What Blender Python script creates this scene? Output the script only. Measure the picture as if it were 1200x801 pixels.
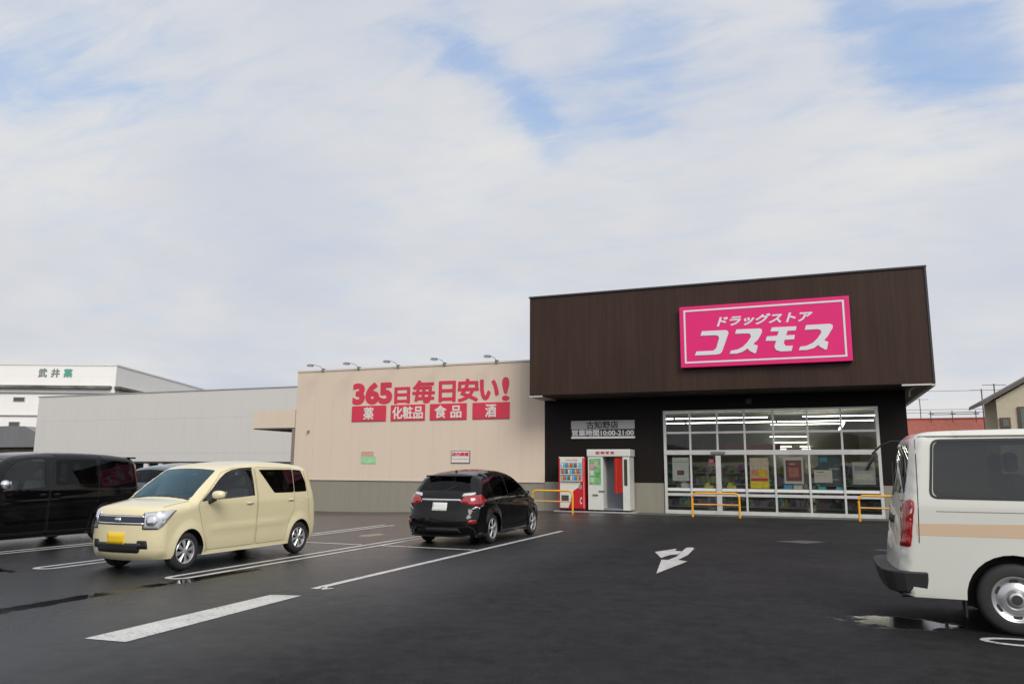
import bpy, bmesh, math, random
from math import radians, sin, cos, pi, sqrt, exp, atan2
from mathutils import Vector, Matrix
from mathutils.geometry import delaunay_2d_cdt
from mathutils.bvhtree import BVHTree
random.seed(7)
for o in list(bpy.data.objects): bpy.data.objects.remove(o)
SC = bpy.context.scene
COL = SC.collection

# ------------------------------------------------------------------ camera
cam_d = bpy.data.cameras.new('camera'); cam = bpy.data.objects.new('camera', cam_d); COL.objects.link(cam)
cam_d.sensor_width = 36; cam_d.lens = 36*899/1200; cam_d.clip_end = 3000; cam_d.clip_start = .05
P_, Y_, R_ = radians(9.46), radians(21.43), radians(.347)
fw = Vector((-sin(Y_)*cos(P_), cos(Y_)*cos(P_), sin(P_))); rt = Vector((cos(Y_), sin(Y_), 0)); up = rt.cross(fw)
rt2 = rt*cos(R_)+up*sin(R_); up2 = up*cos(R_)-rt*sin(R_)
m = Matrix((rt2, up2, -fw)).transposed().to_4x4(); m.translation = Vector((0, 0, 1.54))
cam.matrix_world = m
SC.camera = cam

# ------------------------------------------------------------------ sky, sun, exposure
SUN_EL, SUN_AZ = radians(36), radians(140)      # compass angle of the sun: measured from +Y, clockwise
sundir = Vector((sin(SUN_AZ)*cos(SUN_EL), cos(SUN_AZ)*cos(SUN_EL), sin(SUN_EL)))
W = bpy.data.worlds.new('World'); SC.world = W; W.use_nodes = True
nt = W.node_tree; nt.nodes.clear()
def N(t, typ, **kw):
    n = t.nodes.new(typ)
    for k, v in kw.items(): setattr(n, k, v)
    return n
def setin(n, **kw):
    for k, v in kw.items(): n.inputs[k.replace('_', ' ')].default_value = v
def mth(t, op, a, b=None, c=None, clamp=False):
    n = t.nodes.new('ShaderNodeMath'); n.operation = op; n.use_clamp = clamp
    for i, v in enumerate((a, b, c)):
        if v is None: continue
        if isinstance(v, (int, float)): n.inputs[i].default_value = v
        else: t.links.new(v, n.inputs[i])
    return n.outputs[0]
def mixc(t, f, a, b, mode='MIX'):
    n = t.nodes.new('ShaderNodeMix'); n.data_type = 'RGBA'; n.blend_type = mode
    for i, v in ((0, f), (6, a), (7, b)):
        if isinstance(v, (int, float)): n.inputs[i].default_value = v
        elif isinstance(v, (tuple, list)): n.inputs[i].default_value = tuple(v)+((1,) if len(v) == 3 else ())
        else: t.links.new(v, n.inputs[i])
    return n.outputs[2]
def ramp(t, f, stops):
    n = t.nodes.new('ShaderNodeValToRGB'); e = n.color_ramp.elements
    while len(e) < len(stops): e.new(.5)
    for i, (p, c) in enumerate(stops):
        e[i].position = p
        e[i].color = (c, c, c, 1) if isinstance(c, (int, float)) else tuple(c)+(1,)
    t.links.new(f, n.inputs[0]); return n.outputs[0]
out = N(nt, 'ShaderNodeOutputWorld')
sky = N(nt, 'ShaderNodeTexSky', sky_type='NISHITA'); sky.sun_disc = False
sky.sun_elevation = SUN_EL; sky.sun_rotation = SUN_AZ; sky.air_density = 1.3; sky.ozone_density = 2.5
bgs = N(nt, 'ShaderNodeBackground'); bgs.inputs[1].default_value = .12
nt.links.new(mixc(nt, .45, sky.outputs[0], (2.9, 5.2, 9.4)), bgs.inputs[0])
tc = N(nt, 'ShaderNodeTexCoord'); D = tc.outputs['Generated']
sep = N(nt, 'ShaderNodeSeparateXYZ'); nt.links.new(D, sep.inputs[0])
zz = mth(nt, 'ADD', mth(nt, 'MAXIMUM', sep.outputs[2], 0), .22)
comb = N(nt, 'ShaderNodeCombineXYZ')
nt.links.new(mth(nt, 'DIVIDE', sep.outputs[0], zz), comb.inputs[0]); nt.links.new(mth(nt, 'DIVIDE', sep.outputs[1], zz), comb.inputs[1])
def noise(t, vec, scale, detail=4, rough=.5, dist=0):
    n = t.nodes.new('ShaderNodeTexNoise')
    if vec is not None: t.links.new(vec, n.inputs['Vector'])
    n.inputs['Scale'].default_value = scale; n.inputs['Detail'].default_value = detail
    n.inputs['Roughness'].default_value = rough; n.inputs['Distortion'].default_value = dist
    return n.outputs[0]
n1 = noise(nt, comb.outputs[0], 1.7, 6, .48, .25)
n2 = noise(nt, comb.outputs[0], .9, 4, .5)
smap = N(nt, 'ShaderNodeMapping'); smap.inputs['Rotation'].default_value = (0, 0, .5); smap.inputs['Scale'].default_value = (1, 2.4, 1); nt.links.new(comb.outputs[0], smap.inputs[0])
n3 = noise(nt, smap.outputs[0], 4.2, 7, .58, .5)
wn = nt.nodes.new('ShaderNodeTexNoise'); wn.inputs['Scale'].default_value = 3.2; wn.inputs['Detail'].default_value = 7; wn.inputs['Roughness'].default_value = .62
wmap = N(nt, 'ShaderNodeMapping'); wmap.inputs['Scale'].default_value = (1, 1, 2.2); nt.links.new(D, wmap.inputs[0]); nt.links.new(wmap.outputs[0], wn.inputs['Vector'])
wv = N(nt, 'ShaderNodeVectorMath', operation='SUBTRACT'); nt.links.new(wn.outputs['Color'], wv.inputs[0]); wv.inputs[1].default_value = (.5, .5, .5)
ws = N(nt, 'ShaderNodeVectorMath', operation='SCALE'); nt.links.new(wv.outputs[0], ws.inputs[0]); ws.inputs['Scale'].default_value = .26
wa = N(nt, 'ShaderNodeVectorMath', operation='ADD'); nt.links.new(D, wa.inputs[0]); nt.links.new(ws.outputs[0], wa.inputs[1])
wnm = N(nt, 'ShaderNodeVectorMath', operation='NORMALIZE'); nt.links.new(wa.outputs[0], wnm.inputs[0]); DW = wnm.outputs[0]
def blob(d, k, a, src=None):
    v = N(nt, 'ShaderNodeVectorMath', operation='DOT_PRODUCT'); nt.links.new(src or DW, v.inputs[0]); v.inputs[1].default_value = d
    return mth(nt, 'MULTIPLY', mth(nt, 'EXPONENT', mth(nt, 'MULTIPLY', mth(nt, 'SUBTRACT', v.outputs['Value'], 1), k)), a)
holes = None
for d, k, a in (((-.394, .771, .501), 900, .62), ((-.362, .801, .477), 1100, .75), ((-.284, .867, .409), 1500, .62), ((-.325, .835, .445), 1500, .5),
                ((-.223, .849, .48), 260, .66), ((-.146, .88, .453), 420, .55), ((.099, .882, .46), 330, .85), ((.171, .868, .466), 260, .85), ((.05, .87, .49), 300, .45),
                ((-.756, .514, .406), 180, .42), ((-.702, .522, .485), 200, .62), ((-.604, .66, .446), 160, .3), ((-.45, .74, .5), 260, .4)):
    b = blob(d, k, a); holes = b if holes is None else mth(nt, 'ADD', holes, b)
# blue shows where the holes and the fine cloud noise agree
hf = mth(nt, 'ADD', holes, mth(nt, 'MULTIPLY', mth(nt, 'SUBTRACT', n3, .5), 2.4))
hf = mth(nt, 'ADD', hf, mth(nt, 'MULTIPLY', mth(nt, 'SUBTRACT', n1, .5), .9))
blue = ramp(nt, mth(nt, 'ADD', mth(nt, 'MULTIPLY', hf, .50), .06), [(.04, 0.0), (.26, .10), (.45, .34), (.62, .58), (.95, .85)])
nt.nodes[-1].name = 'blue'; nt.nodes[-1].color_ramp.interpolation = 'B_SPLINE'
cl = ramp(nt, mth(nt, 'ADD', mth(nt, 'MULTIPLY', n1, .6), mth(nt, 'MULTIPLY', n2, .45)), [(.34, (.555, .595, .70)), (.48, (.64, .66, .71)), (.62, (.735, .735, .735))])
glow = blob(tuple(sundir), 2.4, .75, D)
lum = mth(nt, 'ADD', glow, 1.0)
bgc = N(nt, 'ShaderNodeBackground'); nt.links.new(cl, bgc.inputs[0]); nt.links.new(lum, bgc.inputs[1])
mx = N(nt, 'ShaderNodeMixShader'); nt.links.new(blue, mx.inputs[0]); nt.links.new(bgc.outputs[0], mx.inputs[1]); nt.links.new(bgs.outputs[0], mx.inputs[2])
nt.links.new(mx.outputs[0], out.inputs[0])

sl = bpy.data.lights.new('sun', 'SUN'); sl.energy = 2.1; sl.angle = radians(28); sl.color = (1, .94, .86)
so = bpy.data.objects.new('sun', sl); COL.objects.link(so)
so.rotation_euler = (-sundir).to_track_quat('-Z', 'Y').to_euler()
SC.view_settings.view_transform = 'Standard'; SC.view_settings.look = 'None'; SC.view_settings.exposure = 0; SC.view_settings.gamma = 1
SC.render.resolution_x = 1024; SC.render.resolution_y = 683

# ------------------------------------------------------------------ materials
MATS = {}
def mat(name, col=(.5, .5, .5), rough=.5, metal=0, coat=0, var=0, vscale=3, bump=0, bscale=20, spec=.5, emit=None, es=0):
    if name in MATS: return MATS[name]
    m = bpy.data.materials.new(name); m.use_nodes = True; t = m.node_tree; b = t.nodes['Principled BSDF']
    b.inputs['Base Color'].default_value = tuple(col)+(1,); b.inputs['Roughness'].default_value = rough
    b.inputs['Metallic'].default_value = metal; b.inputs['Specular IOR Level'].default_value = spec
    if coat: b.inputs['Coat Weight'].default_value = coat; b.inputs['Coat Roughness'].default_value = .04
    if emit: b.inputs['Emission Color'].default_value = tuple(emit)+(1,); b.inputs['Emission Strength'].default_value = es
    if var or bump:
        tcn = N(t, 'ShaderNodeTexCoord')
        if var:
            f = noise(t, tcn.outputs['Object'], vscale, 5, .6)
            c2 = tuple(min(1, c*(1+var)) for c in col); c1 = tuple(c*(1-var) for c in col)
            t.links.new(ramp(t, f, [(.3, c1), (.7, c2)]), b.inputs['Base Color'])
            t.links.new(ramp(t, f, [(.3, max(0, rough-.08)), (.7, min(1, rough+.08))]), b.inputs['Roughness'])
        if bump:
            bn = N(t, 'ShaderNodeBump'); bn.inputs['Strength'].default_value = bump; bn.inputs['Distance'].default_value = .01
            t.links.new(noise(t, tcn.outputs['Object'], bscale, 4), bn.inputs['Height']); t.links.new(bn.outputs[0], b.inputs['Normal'])
    MATS[name] = m; return m
def glass_mat(name, tint, refl=1.0, rc=(.95, .97, 1)):
    m = bpy.data.materials.new(name); m.use_nodes = True; t = m.node_tree; t.nodes.clear()
    o = N(t, 'ShaderNodeOutputMaterial'); f = N(t, 'ShaderNodeFresnel'); f.inputs[0].default_value = 1.5
    tr = N(t, 'ShaderNodeBsdfTransparent'); tr.inputs[0].default_value = tuple(tint)+(1,)
    gl = N(t, 'ShaderNodeBsdfGlossy'); gl.inputs['Roughness'].default_value = .01; gl.inputs[0].default_value = tuple(rc)+(1,)
    mxs = N(t, 'ShaderNodeMixShader'); t.links.new(mth(t, 'MULTIPLY', f.outputs[0], refl, clamp=True), mxs.inputs[0])
    t.links.new(tr.outputs[0], mxs.inputs[1]); t.links.new(gl.outputs[0], mxs.inputs[2]); t.links.new(mxs.outputs[0], o.inputs[0])
    MATS[name] = m; return m
def ribbed(name, col, pitch, axis='X', depth=.5, rough=.5, streak=0, width=.12, hseam=None, metal=0):
    """painted metal / panel siding with narrow vertical joints and optional rain streaks"""
    m = bpy.data.materials.new(name); m.use_nodes = True; t = m.node_tree; b = t.nodes['Principled BSDF']
    b.inputs['Roughness'].default_value = rough; b.inputs['Metallic'].default_value = metal; b.inputs['Specular IOR Level'].default_value = .25 if max(col) < .1 else .5
    tcn = N(t, 'ShaderNodeTexCoord'); s = N(t, 'ShaderNodeSeparateXYZ'); t.links.new(tcn.outputs['Object'], s.inputs[0])
    ax = s.outputs[{'X': 0, 'Y': 1, 'Z': 2}[axis]]
    fr = mth(t, 'FRACT', mth(t, 'DIVIDE', ax, pitch))
    line = mth(t, 'LESS_THAN', fr, width)
    h = mth(t, 'SUBTRACT', 1, line)
    if hseam:
        l2 = mth(t, 'LESS_THAN', mth(t, 'FRACT', mth(t, 'DIVIDE', s.outputs[2], hseam)), .012)
        h = mth(t, 'MULTIPLY', h, mth(t, 'SUBTRACT', 1, l2)); line = mth(t, 'MAXIMUM', line, l2)
    mp = N(t, 'ShaderNodeMapping'); mp.inputs['Scale'].default_value = (3.2, 3.2, .22) ; t.links.new(tcn.outputs['Object'], mp.inputs[0])
    st = noise(t, mp.outputs[0], 1.3, 6, .65)
    bl = noise(t, tcn.outputs['Object'], .35, 4, .5)
    f = mth(t, 'ADD', mth(t, 'MULTIPLY', st, .6), mth(t, 'MULTIPLY', bl, .4))
    v = .1+streak
    c = ramp(t, f, [(.32, tuple(x*(1-v) for x in col)), (.55, col), (.75, tuple(x*(1+v*.7) for x in col))])
    c = mixc(t, mth(t, 'MULTIPLY', line, depth), c, tuple(x*.35 for x in col))
    t.links.new(c, b.inputs['Base Color'])
    bn = N(t, 'ShaderNodeBump'); bn.inputs['Strength'].default_value = .6; bn.inputs['Distance'].default_value = .02
    t.links.new(h, bn.inputs['Height']); t.links.new(bn.outputs[0], b.inputs['Normal'])
    MATS[name] = m; return m

# ------------------------------------------------------------------ mesh helpers
def bx(bm, x0, x1, y0, y1, z0, z1, bev=0):
    r = bmesh.ops.create_cube(bm, size=1); vs = r['verts']
    for v in vs:
        v.co = Vector(((x0+x1)/2+v.co.x*(x1-x0), (y0+y1)/2+v.co.y*(y1-y0), (z0+z1)/2+v.co.z*(z1-z0)))
    if bev:
        es = list({e for v in vs for e in v.link_edges})
        bmesh.ops.bevel(bm, geom=es, offset=bev, segments=2, affect='EDGES', profile=.5)
    return bm
def tube(bm, pts, r, n=8, cap=True):
    pts = [Vector(p) for p in pts]; rings = []
    for i, p in enumerate(pts):
        d = (pts[min(i+1, len(pts)-1)]-pts[max(i-1, 0)]).normalized()
        a = d.cross(Vector((0, 0, 1)))
        if a.length < .01: a = d.cross(Vector((1, 0, 0)))
        a.normalize(); b = d.cross(a)
        rr = r[i] if isinstance(r, (list, tuple)) else r
        rings.append([bm.verts.new(p+a*(rr*cos(2*pi*k/n))+b*(rr*sin(2*pi*k/n))) for k in range(n)])
    for A, B in zip(rings, rings[1:]):
        for k in range(n): bm.faces.new((A[k], A[(k+1) % n], B[(k+1) % n], B[k]))
    if cap: bm.faces.new(rings[0][::-1]); bm.faces.new(rings[-1])
    return bm
def prism(bm, pts, to3, d):
    """polygon pts (2D) mapped by to3(u, v, depth) and extruded from depth 0 to d"""
    a = [bm.verts.new(to3(u, v, 0)) for u, v in pts]; b = [bm.verts.new(to3(u, v, d)) for u, v in pts]
    n = len(pts)
    bm.faces.new(a); bm.faces.new(b[::-1])
    for i in range(n): bm.faces.new((a[i], b[i], b[(i+1) % n], a[(i+1) % n]))
    return bm
def lathe(bm, prof, c, axis='y', n=40):
    """prof: (radius, along) pairs round the axis through c"""
    rings = []
    for r, h in prof:
        ring = []
        for k in range(n):
            a = 2*pi*k/n
            ring.append(bm.verts.new((c[0]+r*cos(a), c[1]+h, c[2]+r*sin(a)) if axis == 'y' else (c[0]+r*cos(a), c[1]+r*sin(a), c[2]+h)))
        rings.append(ring)
    for A, B in zip(rings, rings[1:]):
        for k in range(n): bm.faces.new((A[k], A[(k+1) % n], B[(k+1) % n], B[k]))
    return bm
def obj(name, bm, material, parent=None, smooth=0, bevel=0, recalc=True, solid=0):
    if recalc: bmesh.ops.recalc_face_normals(bm, faces=bm.faces)
    me = bpy.data.meshes.new(name); bm.to_mesh(me); bm.free()
    for mm in (material if isinstance(material, list) else [material]): me.materials.append(mm)
    if smooth:
        for p in me.polygons: p.use_smooth = True
        me.set_sharp_from_angle(angle=radians(smooth))
    o = bpy.data.objects.new(name, me); COL.objects.link(o)
    if parent: o.parent = parent
    if bevel:
        md = o.modifiers.new('bevel', 'BEVEL'); md.width = bevel; md.segments = 2; md.limit_method = 'ANGLE'
    if solid:
        md = o.modifiers.new('solid', 'SOLIDIFY'); md.thickness = abs(solid); md.offset = -1 if solid > 0 else 1
    return o
def thing(name, label, cat, loc=(0, 0, 0), rotz=0, group=None):
    o = bpy.data.objects.new(name, None); COL.objects.link(o); o.location = loc; o.rotation_euler = (0, 0, rotz)
    o.empty_display_size = .2
    return tag(o, label, cat, group)
def tag(o, label, cat, group=None):
    o['label'] = label; o['category'] = cat
    if group: o['group'] = group
    return o
def struct(name, bm, m, **k):
    o = obj(name, bm, m, **k); o['kind'] = 'structure'; return o
def BM(): return bmesh.new()
FONT = None
def text(name, s, x0, x1, z0, z1, y, material, parent, bold=0.0, shear=0.0, thick=.01, origin=(0, 0, 0), space=1.0, fat=0):
    """lettering standing on a wall that faces -Y, fitted to the rectangle"""
    cu = bpy.data.curves.new(name, 'FONT'); cu.body = s; cu.size = 1; cu.offset = bold; cu.shear = shear; cu.resolution_u = 3; cu.space_character = space
    tmp = bpy.data.objects.new('tmp', cu); COL.objects.link(tmp)
    dg = bpy.context.evaluated_depsgraph_get(); me = bpy.data.meshes.new_from_object(tmp.evaluated_get(dg))
    bpy.data.objects.remove(tmp)
    xs = [v.co.x for v in me.vertices]; ys = [v.co.y for v in me.vertices]
    if not xs: return None
    a, b, c, d = min(xs), max(xs), min(ys), max(ys)
    bm = BM(); bm.from_mesh(me)
    for v in bm.verts:
        v.co = Vector((x0+(v.co.x-a)/(b-a)*(x1-x0)-origin[0], y-origin[1], z0+(v.co.y-c)/(d-c)*(z1-z0)-origin[2]))
    r = bmesh.ops.extrude_face_region(bm, geom=bm.faces[:])
    for g in r['geom']:
        if isinstance(g, bmesh.types.BMVert): g.co.y -= thick
    for f in bm.faces: f.smooth = False
    if fat:
        base_g = bm.verts[:]+bm.edges[:]+bm.faces[:]
        for i_, (dx_, dz_) in enumerate(((fat, 0), (-fat, 0), (0, fat), (0, -fat), (fat*.7, fat*.7), (-fat*.7, -fat*.7), (fat*.7, -fat*.7), (-fat*.7, fat*.7))):
            r = bmesh.ops.duplicate(bm, geom=base_g)
            for g in r['geom']:
                if isinstance(g, bmesh.types.BMVert): g.co += Vector((dx_, -.0004*(i_+1), dz_))
    o = obj(name, bm, material, parent)
    bpy.data.meshes.remove(me)
    return o
def copy_tree(root, loc=None, label=None):
    r = root.copy(); COL.objects.link(r)
    if loc: r.location = loc
    if label: r['label'] = label
    def rec(src, dst):
        for ch in list(src.children):
            c = ch.copy(); COL.objects.link(c); c.parent = dst; rec(ch, c)
    rec(root, r)
    return r
WY = lambda y: (lambda u, v, d: Vector((u, y+d, v)))      # wall plane facing -Y
FL = lambda z: (lambda u, v, d: Vector((u, v, z+d)))      # floor plane

# ------------------------------------------------------------------ ground
def sm(a, b, x):
    t = max(0, min(1, (x-a)/(b-a))); return t*t*(3-2*t)
def gz(x, y): return -.30*sm(-8, -20, x)*sm(20, 27, y)
ma = bpy.data.materials.new('wet_asphalt'); ma.use_nodes = True; t = ma.node_tree; b = t.nodes['Principled BSDF']
tcn = N(t, 'ShaderNodeTexCoord'); oc = tcn.outputs['Object']
sp = N(t, 'ShaderNodeSeparateXYZ'); t.links.new(oc, sp.inputs[0]); gx, gy = sp.outputs[0], sp.outputs[1]
fine = noise(t, oc, 38, 7, .85); mid = noise(t, oc, 5, 6, .62); big = noise(t, oc, .33, 5, .55, .4)
vor = N(t, 'ShaderNodeTexVoronoi'); vor.inputs['Scale'].default_value = 130; t.links.new(oc, vor.inputs['Vector'])
def seg_mask(pts_r):
    res = None
    for (cx, cy, rx, ry) in pts_r:
        a = mth(t, 'DIVIDE', mth(t, 'SUBTRACT', gx, cx), rx); c = mth(t, 'DIVIDE', mth(t, 'SUBTRACT', gy, cy), ry)
        e = mth(t, 'EXPONENT', mth(t, 'MULTIPLY', mth(t, 'ADD', mth(t, 'MULTIPLY', a, a), mth(t, 'MULTIPLY', c, c)), -1))
        res = e if res is None else mth(t, 'ADD', res, e)
    return res
pud = seg_mask([(-8.3, 7.1, .20, 1.5), (-8.35, 5.2, .24, 1.3), (-8.15, 9.3, .22, 1.2), (-9.9, 16.2, .3, .7), (.75, 9.25, .75, .5), (-11.9, 8.3, 1.0, .3)])
pudn = mth(t, 'ADD', pud, mth(t, 'MULTIPLY', mth(t, 'SUBTRACT', mid, .5), 1.3))
pm = ramp(t, pudn, [(.55, 0.0), (.72, 1.0)])
damp = ramp(t, mth(t, 'ADD', big, mth(t, 'MULTIPLY', mth(t, 'SUBTRACT', mid, .5), .35)), [(.35, 0.0), (.62, 1.0)])
leftw = ramp(t, mth(t, 'MULTIPLY', mth(t, 'ADD', gx, 3), -.14), [(.1, 0.0), (.8, 1.0)])
base = ramp(t, mth(t, 'ADD', mth(t, 'MULTIPLY', fine, .7), mth(t, 'MULTIPLY', mid, .3)), [(.38, (.0035, .0035, .0045)), (.50, (.0095, .0098, .0112)), (.62, (.034, .034, .036))])
base = mixc(t, mth(t, 'MULTIPLY', damp, .35), base, (.016, .016, .018))
seam = mth(t, 'DIVIDE', mth(t, 'ADD', mth(t, 'ADD', gx, 5.55), mth(t, 'MULTIPLY', mth(t, 'SUBTRACT', mid, .5), .12)), .045)
seam = mth(t, 'MULTIPLY', mth(t, 'EXPONENT', mth(t, 'MULTIPLY', mth(t, 'MULTIPLY', seam, seam), -1)), .8)
base = mixc(t, seam, base, (.006, .006, .006))
patchn = ramp(t, noise(t, oc, 1.1, 8, .68), [(.47, 0.0), (.56, .40)])
base = mixc(t, patchn, base, (.022, .0225, .0245))
base = mixc(t, pm, base, (.010, .010, .011))
t.links.new(base, b.inputs['Base Color'])
t.links.new(mth(t, 'ADD', mth(t, 'MULTIPLY', leftw, .80), .15), b.inputs['Specular IOR Level'])
rough = mth(t, 'SUBTRACT', .66, mth(t, 'MULTIPLY', damp, .10)); rough = mth(t, 'SUBTRACT', rough, mth(t, 'MULTIPLY', leftw, .40))
rmix = N(t, 'ShaderNodeMix'); rmix.data_type = 'FLOAT'; t.links.new(pm, rmix.inputs[0]); t.links.new(rough, rmix.inputs[2]); rmix.inputs[3].default_value = .07
t.links.new(rmix.outputs[0], b.inputs['Roughness'])
bn = N(t, 'ShaderNodeBump'); bn.inputs['Distance'].default_value = .006
t.links.new(mth(t, 'MULTIPLY', mth(t, 'SUBTRACT', 1, pm), .8), bn.inputs['Strength']); t.links.new(mth(t, 'ADD', vor.outputs[0], fine), bn.inputs['Height'])
t.links.new(bn.outputs[0], b.inputs['Normal'])
bm = BM(); xs = [-900, -300, -120, -60]+[-50+2*i for i in range(41)]+[60, 200, 900]; ys = [-300, -60, -20, 0, 8]+[14+2*i for i in range(14)]+[60, 140, 400, 1500]
grid = [[bm.verts.new((x, y, gz(x, y))) for y in ys] for x in xs]
for i in range(len(xs)-1):
    for j in range(len(ys)-1): bm.faces.new((grid[i][j], grid[i+1][j], grid[i+1][j+1], grid[i][j+1]))
struct('ground', bm, ma, smooth=60)

mp_ = bpy.data.materials.new('road_paint'); mp_.use_nodes = True; t = mp_.node_tree; b = t.nodes['Principled BSDF']
tcn = N(t, 'ShaderNodeTexCoord'); fa = noise(t, tcn.outputs['Object'], 30, 6, .7); fb = noise(t, tcn.outputs['Object'], 3, 4, .6)
w_ = ramp(t, mth(t, 'ADD', mth(t, 'MULTIPLY', fa, .65), mth(t, 'MULTIPLY', fb, .35)), [(.37, (.12, .12, .118)), (.45, (.48, .48, .46)), (.62, (.68, .68, .66))])
t.links.new(w_, b.inputs['Base Color']); b.inputs['Roughness'].default_value = .38
MATS['paint'] = mp_
mpw = bpy.data.materials.new('worn_paint'); mpw.use_nodes = True; t = mpw.node_tree; b = t.nodes['Principled BSDF']
tcn = N(t, 'ShaderNodeTexCoord'); fa = noise(t, tcn.outputs['Object'], 22, 6, .7)
t.links.new(ramp(t, fa, [(.42, (.02, .02, .02)), (.58, (.10, .10, .10)), (.68, (.25, .25, .24))]), b.inputs['Base Color']); b.inputs['Roughness'].default_value = .4
MATS['worn'] = mpw
def flat(name, polys, m, z=.004):
    bm = BM()
    for p in polys:
        vs = [bm.verts.new((x, y, gz(x, y)+z)) for x, y in p]; bm.faces.new(vs)
    return struct(name, bm, m)
def stroke(pts, w):
    """ribbon quads along a ground polyline"""
    L, Rr = [], []
    for i, p in enumerate(pts):
        a = Vector(pts[max(i-1, 0)]); c = Vector(pts[min(i+1, len(pts)-1)]); d = (c-a).normalized(); n = Vector((-d.y, d.x))*w/2
        L.append(Vector(p)+n); Rr.append(Vector(p)-n)
    return [[tuple(L[i]), tuple(Rr[i]), tuple(Rr[i+1]), tuple(L[i+1])] for i in range(len(pts)-1)]
def loop_line(cx, y0, y1, hw=.15):
    pts = [(cx-hw, y1), (cx-hw, y0+hw)]+[(cx+hw*cos(a), y0+hw+hw*sin(a)) for a in [pi+pi*k/8 for k in range(1, 8)]]+[(cx+hw, y0+hw), (cx+hw, y1)]
    return stroke(pts, .10)
for cx in (-8.55, -11.2, -13.85, -16.5):
    flat('parking_line', loop_line(cx, 8.7, 19.25), mp_)
flat('parking_line', stroke([(-6.17, 8.72), (-6.17, 19.3)], .12), mp_)
flat('parking_line', stroke([(-6.13, 8.9), (-6.02, 8.74), (-5.98, 8.86)], .09), mp_)
flat('bay_end_line', stroke([(-6.25, 14.06), (-8.35, 14.06)], .10)+stroke([(-8.8, 14.03), (-11.0, 14.0)], .10)+stroke([(-11.45, 14.0), (-13.6, 14.0)], .10), mp_)
flat('stop_line', [[(-6.30, 5.42), (-5.84, 5.46), (-5.98, 8.20), (-6.36, 8.10)]], mp_)
A = [(-2.98, 15.19), (-2.66, 14.18), (-2.65, 14.79), (-2.50, 14.85), (-2.46, 14.4), (-2.5, 14.1), (-2.64, 13.94), (-2.35, 12.02), (-2.32, 12.11), (-2.18, 13.87), (-2.34, 14.08), (-2.38, 16.19), (-2.45, 16.37), (-2.55, 16.3), (-2.55, 15.56), (-2.66, 15.57), (-2.7, 16.01)]
flat('road_arrow', [[(-2.35, 12.05), (-2.16, 13.85), (-2.35, 14.02), (-2.62, 13.92)],
                    [(-2.35, 14.02), (-2.31, 14.9), (-2.38, 16.2), (-2.45, 16.37), (-2.55, 16.3), (-2.50, 15.2), (-2.46, 14.6), (-2.50, 13.96)],
                    [(-2.98, 15.19), (-2.68, 14.2), (-2.62, 14.75), (-2.50, 14.95), (-2.52, 15.5), (-2.66, 15.57), (-2.7, 16.0)]], mp_)
# second loop line beside the white van, and worn arrows far right
def oval_loop(x0, x1, cy, hw):
    pts = [(x1, cy+hw), (x0+hw, cy+hw)]+[(x0+hw-2.2*hw*sin(a), cy+hw*cos(a)) for a in [pi*k/8 for k in range(1, 8)]]+[(x0+hw, cy-hw), (x1, cy-hw)]
    return stroke(pts, .075)
flat('parking_line', oval_loop(1.55, 6.5, 8.62, .15), mp_)
flat('worn_road_arrow', [[(-.95, 18.6), (-.3, 18.3), (.1, 18.9), (-.4, 19.1)], [(1.0, 17.4), (1.5, 17.2), (1.55, 17.5), (1.1, 17.6)]], mpw)
mc = mat('apron_concrete', (.10, .098, .09), .75, var=.25, vscale=1.5, bump=.3, bscale=60)
bm = BM(); vs = [bm.verts.new(p) for p in ((-9.4, 27.75, .004), (4.2, 27.75, .004), (4.2, 29.05, .006), (-9.4, 29.05, .006))]; bm.faces.new(vs); struct('path', bm, mc)

bm = BM(); prev = None; hx = random.Random(3)  # added unseen dark rim behind the camera, to darken reflections and horizon light
for i in range(61):
    a = radians(80+200*i/60); rr_ = 55+6*sin(i*.9); x, y = rr_*sin(a), rr_*cos(a); hh = 5+1.5*sin(i*.7)+hx.uniform(-1, 1)
    cur = [bm.verts.new((x, y, -.3)), bm.verts.new((x*1.02, y*1.02, hh*.8)), bm.verts.new((x*1.12, y*1.12, hh)), bm.verts.new((x*1.5, y*1.5, hh*.9)), bm.verts.new((x*1.6, y*1.6, -.3))]
    if prev:
        for q in range(4): bm.faces.new((prev[q], prev[q+1], cur[q+1], cur[q]))
    prev = cur
struct('reflection_screen', bm, mat('reflection_screen_dark', (.05, .055, .045), .9, var=.5, vscale=.4), smooth=60)

# ------------------------------------------------------------------ store building
YW = 29.1
m_beige = ribbed('beige_siding', (.69, .565, .45), 1.0, 'X', .02, .7, -.06, .006)
m_low = ribbed('lower_wall', (.27, .25, .20), 2.0, 'X', .15, .75, 0, .006)
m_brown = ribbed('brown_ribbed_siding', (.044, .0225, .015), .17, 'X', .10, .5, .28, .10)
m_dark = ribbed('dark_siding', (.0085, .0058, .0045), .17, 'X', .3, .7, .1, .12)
m_alu = mat('aluminium_frame', (.60, .60, .58), .4, metal=.3, var=.06)
m_white = mat('white_paint', (.72, .72, .70), .5, var=.05)
m_trim = mat('soffit_trim', (.6, .58, .53), .6)
m_cap = mat('dark_cap', (.05, .05, .05), .4, metal=.5)
g_store = glass_mat('store_glass', (.92, .93, .90), .5)
store = thing('store_building', 'single storey store with brown ribbed fascia box over glass entrance and long beige wall', 'store', (-9, YW, 0))
OX, OY = -9, YW
def sobj(name, bm, m, parent=None, **k):
    bmesh.ops.translate(bm, verts=bm.verts, vec=(-OX, -OY, 0)); return obj(name, bm, m, parent or store, **k)
bm = BM(); bx(bm, -22.0, -10.0, YW, YW+.25, 1.07, 5.9); bx(bm, -22.0, -21.75, YW+.25, YW+26, 1.07, 5.9); sobj('wall', bm, m_beige)
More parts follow.
